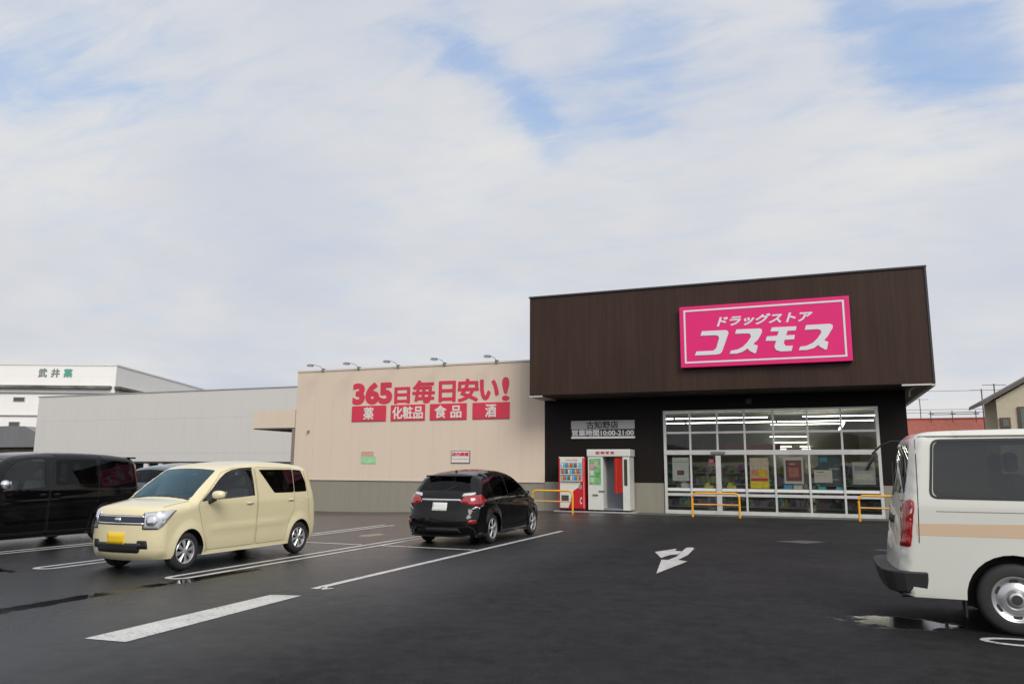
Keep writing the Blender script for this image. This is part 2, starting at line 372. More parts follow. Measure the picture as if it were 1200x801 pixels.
bm = BM(); bx(bm, -21.98, -10.0, YW+.02, YW+.27, -.5, 1.05); bx(bm, -21.98, -21.73, YW+.27, YW+26, -.5, 1.05); sobj('lower_wall', bm, m_low)
bm = BM(); bx(bm, -22.03, -10.0, YW-.03, YW+.3, 5.9, 5.97); sobj('wall_cap', bm, mat('wall_cap', (.62, .55, .48), .5))
bm = BM(); bx(bm, -22.0, -10.0, YW-.02, YW+.01, 1.045, 1.085); sobj('wall_trim', bm, mat('wall_trim', (.55, .47, .40), .5))
bm = BM(); bx(bm, -21.7, -9.9, YW+.3, YW+26, 5.3, 5.4); sobj('roof', bm, mat('roof_sheet', (.35, .35, .34), .6, var=.1))
# side canopy and downpipe
bm = BM(); bx(bm, -24.4, -22.05, YW, YW+6, 3.38, 4.2); sobj('side_canopy', bm, m_beige)
bm = BM(); bx(bm, -24.38, -22.06, YW+.04, YW+5.9, 3.33, 3.378); sobj('canopy_soffit', bm, mat('soffit_brown', (.22, .17, .14), .7))
bm = BM(); bx(bm, -22.2, -22.05, YW+.02, YW+.14, -.4, 3.33); sobj('downpipe', bm, mat('downpipe_brown', (.25, .19, .17), .5), bevel=.02)
# entrance walls
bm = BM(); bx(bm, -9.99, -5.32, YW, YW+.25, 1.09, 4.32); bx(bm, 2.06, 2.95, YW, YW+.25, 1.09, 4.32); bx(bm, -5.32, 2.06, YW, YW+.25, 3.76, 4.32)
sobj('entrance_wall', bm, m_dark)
m_lg = ribbed('lower_wall_grey', (.25, .24, .19), 1.2, 'X', .2, .75, .05, .006)
for x0, x1 in ((-9.99, -7.4), (-7.395, -5.30), (2.06, 2.97)):
    bm = BM(); bx(bm, x0, x1, YW-.02, YW+.24, -.2, 1.09); sobj('entrance_lower_wall', bm, m_lg)
# fascia box
bm = BM(); bx(bm, -10.0, 3.64, 27.35, 40, 4.33, 8.10); sobj('fascia_box', bm, m_brown)
bm = BM(); bx(bm, -10.03, 3.67, 27.30, 40.03, 8.10, 8.16); bx(bm, 3.60, 3.66, 27.32, 27.38, 4.33, 8.10); sobj('fascia_cap', bm, m_cap)
bm = BM(); bx(bm, -9.9, 3.54, 27.45, 40, 4.30, 4.327); sobj('soffit', bm, mat('soffit_dark', (.035, .03, .028), .6))
for q in ((3.55, 3.66, 27.36, 40, 4.25, 4.325), (2.7, 3.545, 27.36, 27.42, 4.27, 4.325), (-10.02, -9.5, 27.37, 29.05, 4.27, 4.325)):
    bm = BM(); bx(bm, *q); sobj('soffit_trim', bm, m_trim)
bm = BM(); tube(bm, [(2.98, 28.2, 4.0), (2.98, 28.0, 4.18), (3.1, 27.8, 4.26), (3.5, 27.6, 4.28)], .035); sobj('rain_pipe', bm, m_trim, smooth=40)
bm = BM(); bx(bm, -2.25, -2.05, 29.0, 29.1, 3.95, 4.15); sobj('door_sensor', bm, mat('sensor_black', (.02, .02, .02), .4), bevel=.02)
# storefront glazing
VX = [-5.22, -4.29, -3.31, -2.35, -1.36, -.22, .88, 2.02]
fr = BM()
for i, x in enumerate(VX):
    w = .035 if i not in (0, 7) else .05
    bx(fr, x-w, x+w, 29.02, 29.12, 0.0 if i != 2 else 2.28, 3.74)
bx(fr, -3.40, -3.22, 29.0, 29.11, 0.0, 2.10)
for z0, z1, y0 in ((3.70, 3.765, 29.0), (2.90, 2.98, 29.035), (2.13, 2.30, 29.01), (.64, .74, 29.03), (-.02, .13, 29.01)):
    bx(fr, -5.27, 2.07, y0, 29.10, z0, z1)
wf = sobj('window_frame', fr, m_alu, bevel=.006)
bm = BM(); bx(bm, -5.22, 2.02, 29.062, 29.078, .05, 3.72); sobj('pane', bm, g_store, wf)
bm = BM()
for i in range(7):
    if i == 1: continue
    a, c = VX[i]+.036, VX[i+1]-.036
    if i == 2: a, c = -3.21, VX[3]-.036
    bx(bm, a, c, 29.05, 29.059, .82, .92)
bx(bm, VX[1]+.036, -3.41, 29.05, 29.059, .82, .92)
sobj('safety_band', bm, m_white, wf)
bm = BM(); bx(bm, -3.55, -3.05, 28.95, 29.03, 2.16, 2.25); sobj('door_operator', bm, mat('operator_grey', (.2, .2, .2), .4), bevel=.01)
# floor, ceiling, inner walls
m_in = mat('interior_wall', (.50, .49, .43), .7)
bm = BM(); bx(bm, -21.7, 2.65, YW+.26, 55, -.05, .012); sobj('shop_floor', bm, mat('shop_floor', (.35, .34, .31), .25))
bm = BM(); bx(bm, -21.7, 2.65, YW+.26, 55, 4.25, 4.29); sobj('ceiling', bm, m_in)
bm = BM(); bx(bm, -21.7, 2.65, 55, 55.2, 0, 4.25); sobj('back_wall', bm, m_in)
bm = BM(); bx(bm, 2.66, 2.94, YW+.26, 55.2, 0, 4.29); sobj('end_wall', bm, m_in)
# hot wall sign colours
m_pink = mat('sign_magenta', (.74, .008, .165), .35, var=.04, vscale=.8)
m_pinkd = mat('sign_magenta_side', (.40, .01, .09), .4)
m_swhite = mat('sign_white', (.70, .70, .72), .4)
sign = thing('store_sign', 'large magenta signboard with white katakana on the brown fascia', 'sign', (-1.5, 27.1, 5.1))
bm = BM(); bx(bm, -4.25, 1.31, 27.12, 27.34, 5.11, 7.29); bmesh.ops.translate(bm, verts=bm.verts, vec=(1.5, -27.1, -5.1)); obj('panel', bm, m_pink, sign, bevel=.02)
bm = BM()
for r in ((-4.10, 1.15, 7.10, 7.16), (-4.10, 1.15, 5.26, 5.32), (-4.10, -4.04, 5.32, 7.10), (1.09, 1.15, 5.32, 7.10)): bx(bm, r[0], r[1], 27.108, 27.122, r[2], r[3])
bmesh.ops.translate(bm, verts=bm.verts, vec=(1.5, -27.1, -5.1)); obj('border', bm, m_swhite, sign)
LOGO = [[(-3.48, 6.38), (-2.68, 6.37), (-2.6, 6.34), (-2.58, 6.25), (-2.82, 5.62), (-2.89, 5.55), (-3.03, 5.53), (-3.75, 5.53), (-3.69, 5.67), (-3.12, 5.67), (-3.01, 5.75), (-2.9, 6.11), (-2.94, 6.19), (-3.05, 6.21), (-3.53, 6.22)],
[(-2.31, 6.37), (-1.56, 6.36), (-1.48, 6.33), (-1.47, 6.23), (-1.61, 5.98), (-1.78, 5.83), (-1.63, 5.77), (-1.7, 5.52), (-1.75, 5.51), (-1.91, 5.61), (-1.97, 5.69), (-2.14, 5.58), (-2.33, 5.53), (-2.57, 5.53), (-2.52, 5.64), (-2.3, 5.67), (-2.13, 5.75), (-1.97, 5.9), (-1.84, 6.08), (-1.86, 6.18), (-1.95, 6.21), (-2.36, 6.22)],
[(-1.15, 6.37), (-0.36, 6.36), (-0.39, 6.22), (-0.65, 6.22), (-0.71, 6.07), (-0.43, 6.07), (-0.46, 5.92), (-0.76, 5.92), (-0.79, 5.8), (-0.73, 5.71), (-0.51, 5.71), (-0.56, 5.53), (-0.9, 5.53), (-1.05, 5.59), (-1.1, 5.7), (-1.03, 5.9), (-1.37, 5.92), (-1.32, 6.07), (-0.99, 6.07), (-0.93, 6.22), (-1.2, 6.23)],
[(-0.06, 6.38), (0.67, 6.38), (0.76, 6.34), (0.76, 6.24), (0.58, 5.95), (0.47, 5.84), (0.6, 5.77), (0.54, 5.53), (0.49, 5.52), (0.34, 5.62), (0.28, 5.69), (0.14, 5.59), (-0.07, 5.54), (-0.33, 5.54), (-0.28, 5.66), (-0.08, 5.68), (0.12, 5.77), (0.28, 5.92), (0.4, 6.1), (0.39, 6.18), (0.3, 6.22), (-0.11, 6.22)]]
bm = BM()
for p in LOGO: prism(bm, p, lambda u, v, d: Vector((u+1.5, .022-d, v-5.1)), .02)
obj('logo_lettering', bm, m_swhite, sign)
text('small_lettering', 'ドラッグストア', -2.97, .17, 6.50, 6.87, 27.121, m_swhite, sign, bold=.035, shear=.28, thick=.012, origin=(-1.5, 27.1, 5.1), space=.96)

m_red = mat('slogan_red', (.62, .035, .075), .5)
m_cream = mat('panel_text', (.72, .66, .60), .5)
sg = thing('slogan_lettering', 'big crimson slogan 365 and kanji lettered high on the beige wall', 'sign', (-15.2, YW, 4.35))
og = (-15.2, YW, 4.35)
text('numerals', '365', -18.98, -17.02, 4.36, 5.28, YW-.003, m_red, sg, bold=.03, fat=.03, thick=.012, origin=og)
text('lettering', '日', -16.86, -16.15, 4.36, 5.02, YW-.003, m_red, sg, fat=.034, thick=.012, origin=og)
text('lettering', '毎日', -15.98, -13.98, 4.36, 5.28, YW-.003, m_red, sg, fat=.034, thick=.012, origin=og)
text('lettering', '安', -13.83, -12.92, 4.36, 5.28, YW-.003, m_red, sg, fat=.034, thick=.012, origin=og)
text('lettering', 'い', -12.80, -12.03, 4.42, 5.20, YW-.003, m_red, sg, fat=.045, thick=.012, origin=og)
text('lettering', '!', -11.82, -11.55, 4.36, 5.28, YW-.003, m_red, sg, fat=.03, thick=.012, origin=og)
for x0, x1, s, ta, tb, lab in ((-19.0, -17.27, '薬', .36, .64, 'red panel reading 薬, leftmost of the row under the slogan'), (-17.03, -15.37, '化粧品', .06, .94, 'red panel with three white kanji for cosmetics'),
                          (-15.13, -13.42, '食 品', .14, .86, 'red panel with two spaced white kanji for food'), (-13.15, -11.5, '酒', .36, .64, 'red panel with one white kanji for liquor, nearest the fascia box')):
    pth = thing('word_panel', lab, 'sign', (x0, YW, 3.6), 0, 'red word panels under the slogan')
    bm = BM(); bx(bm, 0, x1-x0, -.04, -.003, 0, .68); obj('panel', bm, m_red, pth, bevel=.008)
    w = x1-x0
    text('lettering', s, x0+w*ta, x0+w*tb, 3.68, 4.20, YW-.041, m_cream, pth, fat=.014, thick=.012, origin=(x0, YW, 3.6))
# small wall notices
ns = thing('notice_sign', 'small white notice with red characters above the black hatchback', 'sign', (-14.1, YW, 1.8))
bm = BM(); bx(bm, 0, .86, -.03, -.003, 0, .52); obj('panel', bm, mat('notice_border', (.15, .13, .13), .5), ns)
bm = BM(); bx(bm, .03, .83, -.038, -.031, .03, .49); obj('face', bm, m_cream, ns)
text('lettering', '店内禁煙', -14.05, -13.3, 2.10, 2.24, YW-.039, m_red, ns, fat=.008, thick=.004, origin=(-14.1, YW, 1.8))
bm = BM(); bx(bm, .05, .81, -.041, -.039, .17, .185); obj('rule_line', bm, mat('line_grey', (.2, .2, .2), .5), ns)
ns = thing('notice_sign', 'small faded notice, pinkish above and green below, on beige wall', 'sign', (-18.45, YW, 1.78))
bm = BM(); bx(bm, 0, .74, -.02, -.003, 0, .30); obj('green_half', bm, mat('notice_green', (.32, .62, .33), .5, var=.15, vscale=4), ns)
bm = BM(); bx(bm, 0, .62, -.02, -.003, .303, .52); obj('pink_half', bm, mat('notice_pink', (.55, .35, .28), .5, var=.2, vscale=9), ns)
# store name board
nb = thing('store_name_board', 'grey board with store name and opening hours above the photo booth', 'sign', (-8.88, YW, 2.76))
bm = BM(); bx(bm, 0, 2.52, -.06, -.003, .36, .69); obj('name_panel', bm, mat('board_grey', (.42, .43, .42), .5), nb)
bm = BM(); bx(bm, 0, 2.52, -.06, -.003, .08, .357); obj('hours_panel', bm, mat('board_black', (.03, .03, .03), .5), nb)
bm = BM(); bx(bm, 0, 2.52, -.065, -.003, 0, .077); obj('bottom_strip', bm, m_white, nb)
text('name_lettering', '古知野店', -8.25, -7.0, 3.15, 3.42, YW-.061, mat('ink', (.03, .03, .03), .5), nb, fat=.008, thick=.006, origin=(-8.88, YW, 2.76))
text('hours_lettering', '営業時間10:00-21:00', -8.84, -6.40, 2.86, 3.10, YW-.061, m_swhite, nb, fat=.008, thick=.006, origin=(-8.88, YW, 2.76))
# fittings on the wall
cm = BM(); tube(cm, [(0, 0, 0), (0, -.07, -.02)], .05); tube(cm, [(0, -.05, -.03), (0, -.12, -.06)], .035)
cmo = obj('security_camera', cm, mat('camera_grey', (.25, .22, .2), .4)); cmo.location = (-21.25, YW, 3.22); tag(cmo, 'tiny security camera near the left end of the beige wall', 'camera')
# floodlights on the parapet
m_fl = mat('floodlight_grey', (.22, .24, .24), .35, metal=.5)
fl = thing('floodlight', 'floodlight on a bent arm, first from the left end of the parapet', 'floodlight', (-20.63, YW-.02, 5.98), 0, 'sign floodlights along the parapet')
bm = BM(); bx(bm, -.06, .06, -.02, .1, -.1, .05); tube(bm, [(0, 0, 0), (0, -.2, .10), (0, -.6, .13), (0, -.85, .10)], .012); obj('arm', bm, m_fl, fl, smooth=40)
bm = BM(); bx(bm, -.11, .11, -1.04, -.82, .03, .12); 
for v in bm.verts:
    if v.co.z < .07: v.co.x *= 1.25; v.co.y -= .05
obj('lamp_head', bm, m_fl, fl, bevel=.03)
bm = BM(); bx(bm, -.11, .11, -1.08, -.86, .018, .028); obj('lens', bm, mat('lens', (.6, .62, .6), .15), fl)
for x, w in ((-18.75, 'second from the left, above the numeral 3'), (-16.75, 'third from the left on the parapet, the middle one'), (-14.5, 'fourth from the left on the parapet'), (-12.1, 'nearest the brown fascia box on the parapet')):
    copy_tree(fl, (x, YW-.02, 5.98), 'floodlight on a bent arm, '+w)

# ------------------------------------------------------------------ things seen through the storefront
m_tube = mat('tube_light', (1, 1, 1), .5, emit=(1, .98, .90), es=9)
TG = 'ceiling strip lights in the store'
for y, z, spans in ((33.2, 3.72, ((-11, -5.6), (-5.5, -1.75), (-.4, 2.4))), (36.4, 3.72, ((-11, -5.6), (-5.5, -1.6), (-1.5, 2.4))), (38.6, 3.72, ((-1.9, 1.2),)),
                    (47, 3.5, ((-2.4, -.4),)), (50.5, 3.3, ((-2.4, -.4),)), (53, 3.1, ((-2.4, -1.4), (-.9, -.3))), (54.5, 3.0, ((-2.4, -1.8), (-.8, -.3)))):
    for x0, x1 in spans:
        bm = BM(); bx(bm, x0, x1, -.05, .05, 0, .03); o = obj('strip_light', bm, m_tube); o.location = (0, y, z)
        tag(o, 'long lit fluorescent strip on the store ceiling, parallel to the windows', 'ceiling light', TG)
bm = BM(); bx(bm, -.04, .04, 0, 6, 0, .05); o = obj('strip_light', bm, m_tube); o.location = (1.05, 31.5, 3.35); tag(o, 'lit strip running away from the windows, seen slanting at the right', 'ceiling light')
# shelves with goods
mg = bpy.data.materials.new('shelf_goods'); mg.use_nodes = True; t = mg.node_tree; b = t.nodes['Principled BSDF']; tcn = N(t, 'ShaderNodeTexCoord')
v = N(t, 'ShaderNodeTexVoronoi'); v.inputs['Scale'].default_value = 5; t.links.new(tcn.outputs['Object'], v.inputs['Vector'])
hs = N(t, 'ShaderNodeHueSaturation'); hs.inputs['Saturation'].default_value = .7; hs.inputs['Value'].default_value = .5; t.links.new(v.outputs['Color'], hs.inputs['Color']); t.links.new(hs.outputs[0], b.inputs['Base Color'])
m_sh = mat('shelf_metal', (.55, .55, .52), .5)
sh = thing('display_shelf', 'gondola shelf of goods inside the store, first row behind the glass', 'shelf', (-7.3, 32.5, 0), 0, 'rows of goods shelves in the store')
bm = BM(); bx(bm, 0, 3.2, -.02, .02, 0, 1.9)
for z in (.12, .55, 1.0, 1.45): bx(bm, 0, 3.2, -.45, .45, z, z+.03)
obj('shelf_frame', bm, m_sh, sh)
bm = BM()
for z in (.16, .59, 1.04, 1.49):
    x = .02
    while x < 3.05:
        w = random.uniform(.08, .22); bx(bm, x, x+w-.01, -.42+random.uniform(0, .1), .4, z, z+random.uniform(.18, .34)); x += w
g = obj('goods', bm, mg, sh); g['kind'] = 'stuff'
for (x, y) in ((-3.6, 33), (-.1, 32.6), (-7.3, 36), (-3.6, 36.5), (-.1, 36.2), (-10.5, 40), (-6.5, 40), (-2.5, 40)):
    copy_tree(sh, (x, y, 0), 'gondola shelf of goods standing deeper inside the store')
m_hang = mat('banner_dark_red', (.10, .02, .02), .6, var=.3, vscale=2)
for i, (x0, x1, z0, z1, y) in enumerate(((-4.9, -4.2, 2.35, 2.75, 31.5), (-4.0, -1.5, 2.35, 2.8, 38.0))):
    bm = BM(); bx(bm, x0, x1, 0, .03, z0, z1); o = obj('hanging_banner', bm, m_hang if i else mat('banner_brown', (.08, .05, .03), .6)); o.location = (0, y, 0)
    tag(o, ('small brown banner hanging behind the first upper pane', 'wide dark red banner hanging deep in the store')[i], 'banner')
# posters just behind the glass
PG = 'posters taped inside the storefront glass'
def poster(x0, x1, z0, z1, label, col, inner, y=29.10):
    o = thing('poster', label, 'poster', (x0, y, z0), 0, PG)
    bm = BM(); bx(bm, 0, x1-x0, 0, .006, 0, z1-z0); obj('sheet', bm, mat(label[:18], col, .5), o)
    for j, (a, b_, c, d, cc) in enumerate(inner):
        w, h = x1-x0, z1-z0
        bm = BM(); bx(bm, a*w, b_*w, -.006-.002*j, -.001, c*h, d*h); obj('printed_area', bm, mat('print%.2f%.2f%.2f' % cc, cc, .5, var=.25, vscale=12), o)
poster(-4.98, -4.37, 1.18, 2.03, 'plain white poster with grey print at the far left of the storefront', (.52, .54, .53), [(.08, .92, .80, .84, (.3, .3, .3)), (.28, .70, .25, .45, (.12, .05, .06)), (.25, .75, .10, .14, (.4, .4, .4))])
poster(-2.22, -1.58, .95, 2.02, 'orange and pink poster with yellow lower band', (.62, .42, .30), [(.03, .97, .62, .96, (.55, .45, .38)), (.08, .92, .42, .60, (.62, .25, .15)), (.45, .90, .35, .62, (.70, .45, .05)), (.05, .95, .24, .33, (.5, .06, .06)), (0, 1, 0, .22, (.80, .62, .02))])
poster(-1.07, -.42, 1.12, 2.05, 'white framed poster with a dark maroon picture', (.55, .55, .53), [(.10, .90, .10, .88, (.20, .07, .07)), (.25, .75, .25, .60, (.38, .14, .12)), (.3, .6, .72, .76, (.5, .4, .4))])
poster(-.08, .50, 1.17, 1.60, 'pale notice sheet low in the second pane from the right', (.58, .54, .52), [(.15, .55, .80, .86, (.15, .12, .12)), (.1, .8, .55, .6, (.4, .36, .35))])
poster(.08, .80, 1.05, 2.08, 'dark blue tall poster partly covered by a pale notice', (.06, .075, .09), [(.05, .4, .80, .97, (.05, .22, .28)), (.45, .9, .55, .60, (.3, .3, .3)), (.5, .85, .2, .24, (.3, .3, .3))], 29.125)
poster(1.15, 1.86, 1.12, 1.88, 'grey poster in the rightmost pane behind the van', (.36, .37, .36), [(.1, .9, .62, .82, (.22, .22, .22)), (.1, .9, .2, .5, (.46, .46, .45))])
poster(-3.66, -3.46, 1.80, 1.98, 'little pink sticker on the left sliding door', (.6, .12, .18), [(.2, .8, .4, .6, (.7, .5, .5))])
# small goods on the sill
def sillbox(x, w, h, col, label):
    bm = BM(); bx(bm, 0, w, 0, .14, 0, h); bx(bm, w*.15, w*.6, .02, .1, h, h+.09)
    o = obj('carton', bm, mat('carton'+label[:14], col, .5, var=.15, vscale=8), bevel=.008); o.location = (x, 29.16, .93); tag(o, label, 'carton', 'cartons on the sill behind the glass')
sillbox(-1.1, .28, .16, (.10, .35, .55), 'blue carton on the sill under the maroon poster')
sillbox(-.78, .30, .15, (.55, .55, .52), 'white carton between the blue and the grey cartons')
sillbox(-.44, .22, .16, (.3, .29, .27), 'grey carton beside the mullion')
sillbox(.02, .26, .16, (.08, .42, .42), 'left teal carton under the pale notice')
sillbox(.60, .28, .16, (.15, .45, .55), 'sky blue carton under the dark poster')
sillbox(-4.7, .35, .16, (.5, .5, .48), 'white carton under the leftmost poster')
sillbox(-3.85, .32, .10, (.42, .45, .06), 'yellow green tray left of the doors')
sillbox(-3.05, .32, .10, (.44, .42, .05), 'yellow tray right of the door stile')
bm = BM(); bx(bm, -5.2, 2.0, 29.13, 29.35, .86, .925); o = obj('sill_counter', bm, m_sh); tag(o, 'low counter running along inside the storefront', 'counter')

# ------------------------------------------------------------------ vending machine and photo booth
m_vr = mat('vending_red', (.50, .012, .02), .3, coat=.3); m_vw = mat('vending_white', (.66, .64, .58), .35, var=.04)
vm = thing('vending_machine', 'red and white drinks vending machine left of the photo booth', 'vending machine', (-8.62, 28.2, 0))
bm = BM(); bx(bm, -.50, .52, 0, .72, .10, 2.04); obj('cabinet', bm, m_vr, vm, bevel=.02)
bm = BM(); bx(bm, -.48, -.28, .05, .6, 0, .10); bx(bm, .28, .48, .05, .6, 0, .10); obj('feet', bm, mat('feet_black', (.02, .02, .02), .5), vm)
d = BM(); prism(d, [(-.49, .15), (.49, .15), (.49, .8), (.49, 2.04), (-.49, 2.04)], lambda u, v, dd: Vector((u, -.05+dd, v)), .048); door = obj('front_door', d, m_vw, vm, bevel=.008)
bm = BM(); prism(bm, [(-.12, .15), (.485, .15), (.485, 1.13), (.38, 1.12), (.30, .92), (.10, .80), (.02, .62), (-.02, .4)], lambda u, v, dd: Vector((u, -.058+dd, v)), .007); obj('red_swoosh', bm, m_vr, door)
bm = BM(); prism(bm, [(-.49, .15), (-.44, .15), (-.44, 2.0), (-.49, 2.0)], lambda u, v, dd: Vector((u, -.058+dd, v)), .007); prism(bm, [(.44, 1.13), (.49, 1.13), (.49, 2.0), (.44, 2.0)], lambda u, v, dd: Vector((u, -.058+dd, v)), .007); obj('edge_stripe', bm, m_vr, door)
bm = BM(); bx(bm, -.40, .42, -.062, -.045, 1.14, 1.84); wn = obj('display_window', bm, mat('display_back', (.22, .27, .33), .3, emit=(.75, .85, 1), es=.10), door)
cans = [(.5, .05, .05), (.05, .15, .45), (.5, .5, .48), (.05, .35, .3), (.45, .3, .05), (.1, .4, .55), (.12, .06, .04)]
for z in (1.17, 1.41, 1.64):
    for j in range(9):
        bm = BM(); lathe(bm, [(.001, 0), (.033, 0), (.036, .02), (.036, .15), (.02, .17), (.001, .17)], (-.345+j*.088, -.085, z), 'z', 8)
        obj('drink_sample', bm, mat('can%d' % ((j*3+int(z*10)) % 7), cans[(j*3+int(z*10)) % 7], .3), wn, smooth=40)
bm = BM()
for z in (1.14, 1.375, 1.61): bx(bm, -.40, .42, -.13, -.05, z-.0, z+.025)
obj('display_shelf', bm, m_vw, wn)
text('header_lettering', 'Coca-Cola', -8.62-.22, -8.62+.24, 1.89, 1.97, 28.149, m_vr, door, bold=.0, shear=.3, thick=.004, origin=(-8.62, 28.2, 0))
bm = BM(); bx(bm, -.38, -.10, -.064, -.045, .42, .62); obj('delivery_flap', bm, mat('flap', (.06, .06, .06), .3), door)
bm = BM(); bx(bm, .30, .42, -.064, -.045, .86, 1.0); obj('coin_panel', bm, mat('coin_grey', (.4, .4, .4), .3, metal=.6), door)
text('side_mark', 'C', -8.62+.34, -8.62+.42, .30, .55, 28.140, m_swhite, door, bold=.02, thick=.004, origin=(-8.62, 28.2, 0))

pb = thing('photo_booth', 'white photo booth with red curtain and green sample panel', 'photo booth', (-7.3, 28.2, 0))
m_pw = mat('booth_white', (.62, .62, .58), .35, var=.04); m_pg = mat('booth_grey', (.20, .215, .25), .6)
bm = BM(); bx(bm, -.68, -.10, 0, .78, .10, 2.05); bx(bm, .64, .90, .0, .78, .10, 2.05); bx(bm, -.10, .64, .70, .78, .10, 2.05); obj('cabinet', bm, m_pw, pb, bevel=.012)
bm = BM(); bx(bm, -.72, .94, -.03, .80, 2.05, 2.32); obj('header', bm, m_pw, pb, bevel=.03)
bm = BM(); bx(bm, -.099, .639, .05, .70, .10, .16); obj('booth_floor', bm, m_pg, pb)
bm = BM(); bx(bm, -.10, .64, .66, .698, .16, 2.05); obj('backdrop', bm, m_pg, pb)
bm = BM(); bx(bm, -.60, -.42, .1, .6, 0, .1); bx(bm, .1, .4, .1, .6, 0, .1); bx(bm, .6, .8, .1, .6, 0, .1); obj('feet', bm, mat('feet_black'), pb)
bm = BM(); pts = [(.32+.30*i/24, .06+.03*sin(i*1.7)) for i in range(25)]
for i in range(24):
    (a, ya), (b_, yb) = pts[i], pts[i+1]
    zt, zb = 2.04, .72+.02*sin(i)
    f = [bm.verts.new(p) for p in ((a, ya, zb), (b_, yb, zb), (b_, yb, zt), (a, ya, zt))]; bm.faces.new(f)
obj('curtain', bm, mat('curtain_red', (.58, .035, .02), .8), pb, solid=.006)
bm = BM(); bx(bm, -.62, -.18, -.012, -.001, 1.02, 1.98); sp_ = obj('sample_panel', bm, mat('sample_green', (.16, .38, .16), .4, var=.45, vscale=7), pb)
for i, (x, z, c) in enumerate(((-.60, 1.6, (.5, .3, .3)), (-.44, 1.68, (.5, .36, .32)), (-.60, 1.36, (.55, .55, .5)), (-.38, 1.30, (.10, .3, .08)), (-.58, 1.10, (.4, .55, .35)))):
    bm = BM(); bx(bm, x, x+.15, -.02, -.013, z, z+.18); obj('photo_sample', bm, mat('samp%d' % i, c, .4), sp_)
bm = BM(); bx(bm, .70, .82, -.012, -.001, 1.0, 1.95); obj('mirror_strip', bm, mat('strip_dark', (.05, .05, .04), .1), pb)
bm = BM(); bx(bm, -.50, -.30, -.03, -.001, .62, .67); bx(bm, -.26, -.02, -.03, -.001, .76, .81); obj('photo_chute', bm, mat('chute', (.15, .15, .15), .4), pb)
text('header_lettering', '証明写真', -7.3-.36, -7.3+.34, 2.14, 2.24, 28.169, mat('header_red', (.45, .06, .06), .5), pb, fat=.006, thick=.004, origin=(-7.3, 28.2, 0), space=1.4)
bm = BM(); bx(bm, -9.3, -6.2, 28.15, 29.06, 0, .045); o = obj('concrete_pad', bm, mat('pad_concrete', (.35, .34, .31), .7, var=.15)); tag(o, 'pale low concrete pad under the vending machine and photo booth', 'pad')

# ------------------------------------------------------------------ orange guard rails
m_or = mat('rail_orange', (.80, .38, .02), .35, var=.06, vscale=8); m_wood = mat('rail_cap', (.70, .36, .10), .4)
def rail(x0, x1, y, label):
    o = thing('guard_rail', label, 'guard rail', ((x0+x1)/2, y, 0), 0, 'orange guard rails along the storefront')
    h = (x1-x0)/2; bm = BM(); r = .16
    pts = [(-h, 0, -.05), (-h, 0, .80-r)]+[(-h+r-r*cos(a), 0, .80-r+r*sin(a)) for a in [pi/2*k/6 for k in range(1, 7)]]+[(h-r+r*sin(a), 0, .80-r+r*cos(a)) for a in [pi/2*k/6 for k in range(0, 6)]]+[(h, 0, .80-r), (h, 0, -.05)]
    tube(bm, pts, .035, 10); obj('hoop', bm, m_or, o, smooth=40)
    bm = BM(); tube(bm, [(-h+.03, 0, .42), (h-.03, 0, .42)], .025, 8); obj('crossbar', bm, m_wood, o, smooth=40)
rail(-9.83, -8.28, 27.2, 'orange hooped guard rail in front of the vending machine')
rail(-4.01, -2.46, 27.2, 'orange hooped guard rail in front of the sliding doors')
rail(1.2, 2.75, 27.2, 'orange guard rail partly hidden behind the white van')

# ------------------------------------------------------------------ neighbouring buildings
m_gw = ribbed('grey_panel_wall', (.61, .595, .57), 3.0, 'X', .03, .7, -.06, .006, 2.6)
nb2 = thing('warehouse', 'long windowless light grey building beyond the lot with open base', 'building', (-50, 45, 0))
def lb(bm): bmesh.ops.translate(bm, verts=bm.verts, vec=(50, -45, 0)); return bm
bm = BM(); bx(bm, -59.9, -24, 45, 80, 2.02, 7.26); obj('wall', lb(bm), m_gw, nb2)
bm = BM(); bx(bm, -60, -23.9, 44.95, 80, 7.26, 7.33); obj('roof_cap', lb(bm), mat('cap_grey', (.35, .36, .35), .5), nb2)
bm = BM(); bx(bm, -59.9, -24, 44.96, 45.4, 1.9, 2.018); obj('base_beam', lb(bm), mat('beam_dark', (.05, .05, .045), .6), nb2)
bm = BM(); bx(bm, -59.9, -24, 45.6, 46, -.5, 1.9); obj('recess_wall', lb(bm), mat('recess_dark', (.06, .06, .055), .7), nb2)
for i in range(24):
    bm = BM(); x = -58+i*1.45; bx(bm, x, x+.42, 45.02, 45.25, -.5, 1.9); obj('post', lb(bm), m_white, nb2)

wb = thing('distant_factory', 'large white multi storey building with small dark and green kanji near its roof', 'building', (-109.4, 95.6, -1), radians(22.9))
m_ww = ribbed('white_panel', (.85, .84, .81), 6.0, 'X', .05, .6, -.06, .004, 1.6)
bm = BM(); bx(bm, -70, 0, 0, 70, 0, 19.5); obj('wall', bm, m_ww, wb)
bm = BM(); bx(bm, -70.1, .1, -.1, 70.1, 19.5, 19.75); obj('roof_cap', bm, m_white, wb)
bm = BM(); bx(bm, -70, -.5, -.8, -.01, 15.6, 16.05); bx(bm, .01, .9, -.3, 60, 15.6, 16.0); obj('cable_tray', bm, mat('tray_brown', (.14, .13, .11), .6, var=.6, vscale=.4), wb)
bm = BM(); bx(bm, -70, .25, -.25, -.01, 14.75, 14.95); bx(bm, -70, .2, -.2, -.01, 10.9, 11.1); obj('ledge', bm, mat('ledge_grey', (.3, .3, .28), .6), wb)
